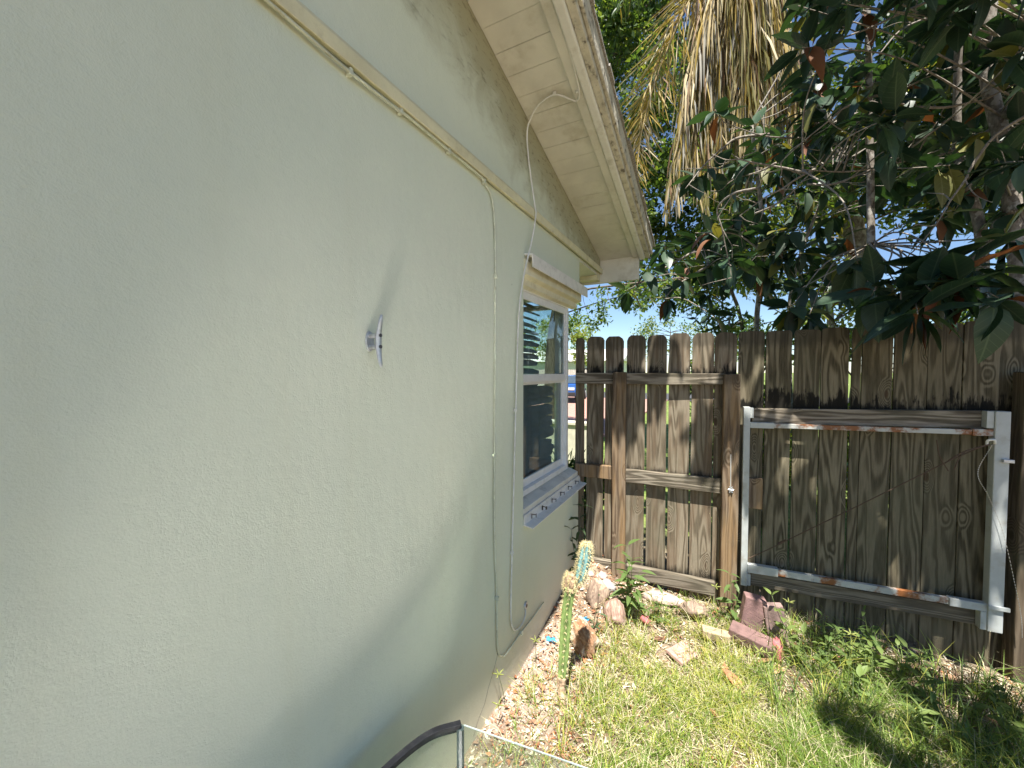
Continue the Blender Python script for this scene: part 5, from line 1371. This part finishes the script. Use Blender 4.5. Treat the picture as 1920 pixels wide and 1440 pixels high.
def frond(pts, wts, L0, seed, green=False, hang=.75, nleaf=80, spread=.5, wid=.022, side=None):
    q = random.Random(seed); path = spline(pts, 12); n = len(path)
    rc = MB().tube(path, list(np.linspace(.017, .003, n)), 6).build('frond', M['petiole_green' if green else 'petiole'], PALM, smooth=True)
    v = []; f = []; mi = []
    for i in range(nleaf):
        t = .16 + .84*i/nleaf
        x = t*(n-1); k = min(n-2, int(x)); p = path[k].lerp(path[k+1], x-k)
        tg = (path[k+1]-path[k]).normalized()
        sd = tg.cross(Vector((0,0,1)))
        if sd.length < .15: sd = tg.cross(Vector((.3, 1, .1)))
        sd.normalize()
        if side: sd = (Vector(side) - tg*tg.dot(Vector(side))).normalized()
        for s_ in (-1, 1):
            if q.random() < (.05 if green else .12): continue
            L = L0*(.55 + .75*math.sin(math.pi*min(1, t*1.02)**.8))*q.uniform(.75, 1.15)*(1 - .45*t)
            d0 = (tg*.55 + sd*s_*spread*q.uniform(.5,1.2) + Vector((q.gauss(0,.12), q.gauss(0,.12), -hang*.4))).normalized()
            d1 = (d0*.55 + Vector((q.gauss(0,.1), q.gauss(0,.1), -hang*q.uniform(.6,1.3)))).normalized()
            w = wid*q.uniform(.6,1.15)
            cr_ = d0.cross(Vector((q.gauss(0,1), q.gauss(0,1), q.gauss(0,.4)))).normalized()
            p1 = p + d0*L*.45; p2 = p1 + d1*L*.35; p3 = p2 + (d1 + Vector((0,0,-.3*hang))).normalized()*L*.25
            b = len(v)
            v += [p - cr_*w*.2, p + cr_*w*.2, p1 - cr_*w*.5, p1 + cr_*w*.5, p2 - cr_*w*.36, p2 + cr_*w*.36, p3 - cr_*w*.04, p3 + cr_*w*.04]
            f += [(b,b+1,b+3,b+2),(b+2,b+3,b+5,b+4),(b+4,b+5,b+7,b+6)]
            m_ = q.choices(range(6), wts)[0]; mi += [m_]*3
    base = WL[PALM]
    me = np_mesh('leaflets', np.array([(a.x-base.x, a.y-base.y, a.z-base.z) for a in v]), np.array(f), PMt, np.array(mi))
    tag(put('leaflets', me, rc, base), kind='stuff')
PC = (1.10, 5.75, 6.75)
dry = [5, 3, 2, 1, 3, 0]
frond([PC,(.72,5.3,6.25),(.30,5.25,5.45),(.06,5.22,4.65),(-.05,5.21,3.65)], [2.5,2,.6,.6,6,0], .66, 1, hang=.16, nleaf=110, spread=.62, wid=.020, side=(.95,-.3,0))
frond([PC,(.62,5.35,6.2),(.16,5.3,5.3),(.02,5.3,4.6),(-.06,5.3,3.85)], [2,2,.5,.8,6,0], .5, 4, hang=.5, nleaf=70, spread=.4, wid=.018)
frond([PC,(.92,5.25,6.2),(.70,5.15,5.5),(.56,5.15,4.7),(.47,5.18,3.55)], [7,1.5,4,1,2.5,0], .75, 2, hang=1.2, nleaf=90, spread=.28)
frond([PC,(.86,5.3,6.3),(.62,5.25,5.4),(.46,5.25,4.5),(.34,5.27,3.6)], dry, .7, 3, hang=1.1, nleaf=80, spread=.3)
for i, (tx, ty, tz) in enumerate(((.66,5.35,3.75),(.80,5.45,3.6),(.94,5.4,3.75),(1.08,5.5,3.7),(1.24,5.5,3.8),(1.38,5.55,3.95),(1.52,5.6,4.15),(1.30,5.35,3.9),(.95,5.6,3.9),(1.66,5.75,4.5),(.55,5.4,3.9),(1.16,5.3,4.1),(1.45,5.45,4.4),(.75,5.6,4.2))):
    bx, by = PC[0] + (tx-PC[0])*.55, PC[1] + (ty-PC[1])*.75
    frond([PC,(bx, by - .1, 6.45),(bx*.4+tx*.6, by*.5+ty*.5 - .1, 5.7),(tx, ty, 4.9),(tx+pr.uniform(-.05,.05), ty, tz)], [4.5,3.5,1.6,1.0,2.2,0], 0.85, 10+i, hang=1.2, nleaf=115, spread=.22, wid=.022)
for i, (tx, ty, tz, lift) in enumerate(((3.2,5.4,5.9,.35),(2.9,5.0,5.8,.3),(3.5,6.2,6.4,.5),(2.2,7.2,7.4,.9),(-.6,6.8,7.6,.8),(.2,4.4,6.6,.6))):
    a = Vector(PC); b = Vector((tx, ty, tz))
    frond([a, a.lerp(b,.35)+Vector((0,0,lift)), a.lerp(b,.7)+Vector((0,0,lift*.8)), b], [0,1,0,0,.5,8], .75, 40+i, True, hang=.7, nleaf=75, spread=.9, wid=.026)

# ================================================================== BEYOND THE FENCE, SEEN THROUGH THE GAP
M['block'] = simple('pale_block', (0.55, 0.51, 0.41), 0.9, var=0.1, bump=0.5)
lw = MB().box((-4.6, 6.6, -.1), (-1.05, 6.78, .66)).box((-4.63, 6.57, .662), (-1.02, 6.81, .72)).build('garden_wall', M['block'], bevel=0.01)
tag(lw, 'low beige block garden wall beyond the house corner', 'wall')
M['carblue'] = simple('blue_car_paint', (0.03, 0.10, 0.32), 0.2, 0.2, var=0.05)
M['carglass'] = simple('car_glass', (0.05, 0.07, 0.09), 0.05)
M['tyre'] = simple('tyre_rubber', (0.02, 0.02, 0.02), 0.8)
M['hub'] = simple('wheel_hub', (0.5, 0.5, 0.52), 0.3, 0.8)
M['lamp'] = simple('lamp_lens', (0.6, 0.6, 0.6), 0.1)
def car(x, y, rz):
    K = empty('parked_car', (x, y, 0), 'blue car parked in the driveway seen past the house corner', 'car')
    K.rotation_euler = (0, 0, rz)
    prof = [(-2.2,.35),(-2.2,.62),(-2.12,.82),(-1.2,.92),(-.55,1.38),(.75,1.42),(1.45,.98),(2.1,.90),(2.2,.70),(2.2,.35)]
    def part(name, mb, m, bevel=.04):
        o = bpy.data.objects.new(name, mb.mesh(name, m)); link(o); o.parent = K
        if bevel:
            b = o.modifiers.new('bevel','BEVEL'); b.width = bevel; b.segments = 2
        WL[o] = Vector((0,0,0)); return o
    part('body', MB().prism(prof, 'y', -.86, .86), M['carblue'], .08)
    for s_ in (-1, 1):
        part('side_window', MB().prism([(-1.0,.96),(-.5,1.30),(.7,1.33),(1.2,.98)], 'y', s_*.862 - .004, s_*.862 + .004), M['carglass'], 0)
        part('headlight', MB().box((-2.215, s_*.6-.17, .66), (-2.17, s_*.6+.17, .80)), M['lamp'], .02)
        for wx in (-1.35, 1.4):
            w = part('wheel', MB().tube([(wx, s_*.70, .33), (wx, s_*.885, .33)], .33, 20), M['tyre'], .03)
            h_ = part('hub', MB().tube([(wx, s_*.886, .33), (wx, s_*.90, .33)], .19, 14), M['hub'], 0); h_.parent = w
    part('windscreen', MB().add([(-1.12,-.74,.985),(-1.12,.74,.985),(-.60,.68,1.355),(-.60,-.68,1.355)], [(0,1,2,3)]).xf(Matrix.Translation((-.02,0,.012))), M['carglass'], 0)
    part('bumper', MB().box((-2.26,-.82,.36),(-2.2,.82,.56)), M['tyre'], .03)
car(-6.6, 21.0, R(100))
M['white_house'] = simple('white_house_wall', (0.74, 0.73, 0.70), 0.8)
M['tile_roof'] = simple('pale_roof', (0.62, 0.60, 0.57), 0.8)
FH = empty('neighbour_house', (-14, 42, 0), 'white bungalow far across the street seen past the house corner', 'house')
MB().box((-22, 40, -.1), (-8, 47, 2.7)).build('wall', M['white_house'], FH)
MB().prism([(39.4,2.7),(47.6,2.7),(43.5,4.1)], 'x', -22.6, -7.4).build('roof', M['tile_roof'], FH)
for xx in (-19.5, -15.0, -11.0):
    w = MB().box((xx-.7, 39.93, .9), (xx+.7, 39.99, 2.1)).build('window', M['vinyl'], FH)
    MB().box((xx-.6, 39.9, 1.0), (xx+.6, 39.925, 2.0)).build('pane', M['carglass'], w)
PF = empty('paling_fence', (-9, 33, 0), 'pale paling fence across the street behind the blue car', 'fence')
pm = simple('pale_paling', (0.55, 0.47, 0.40), .9, var=.15)
base_mesh = MB().prism([(-.07,-.1),(.07,-.1),(.07,1.72),(.03,1.8),(-.03,1.8),(-.07,1.72)], 'y', 0, .02).mesh('paling', pm)
for i in range(36):
    put('paling', base_mesh, PF, (-14 + i*.16, 33, 0))
MB().box((-14.1, 33.022, .5), (-8.3, 33.06, .6)).build('rail', pm, PF)
def far_tree(x, y, h, r, label, mats, wts, seed):
    T = empty('street_tree', (x, y, 0), label, 'tree', 'trees across the street')
    rr = random.Random(seed)
    cl = crown_clumps(rr, 16, (x-r, y-r*.6, h*.42), (x+r, y+r*.6, h), (r*.42, r*.42, h*.13), 170)
    foliage(T, cl, .34, mats, wts, seed)
    limbs(T, [(x,y,-.1),(x,y,h*.25),(x+.1,y,h*.5),(x+.1,y,h*.8)], cl, .16, rr)
far_tree(-13.2, 36.5, 6.5, 2.6, 'yellow green tree across the street nearest the house corner', [fm['yellow'], fm['bright']], [3,3], 51)
far_tree(-19.0, 50, 8.5, 4.0, 'darker tree behind the white bungalow', [fm['lush'], fm['bright']], [3,2], 52)
far_tree(-4.5, 52, 8.0, 3.8, 'round tree far beyond the left fence panel', [fm['lush'], fm['yellow']], [3,2], 53)
far_tree(3.5, 48, 7.0, 3.5, 'far tree low behind the shrub tops', [fm['lush'], fm['bright']], [3,2], 54)
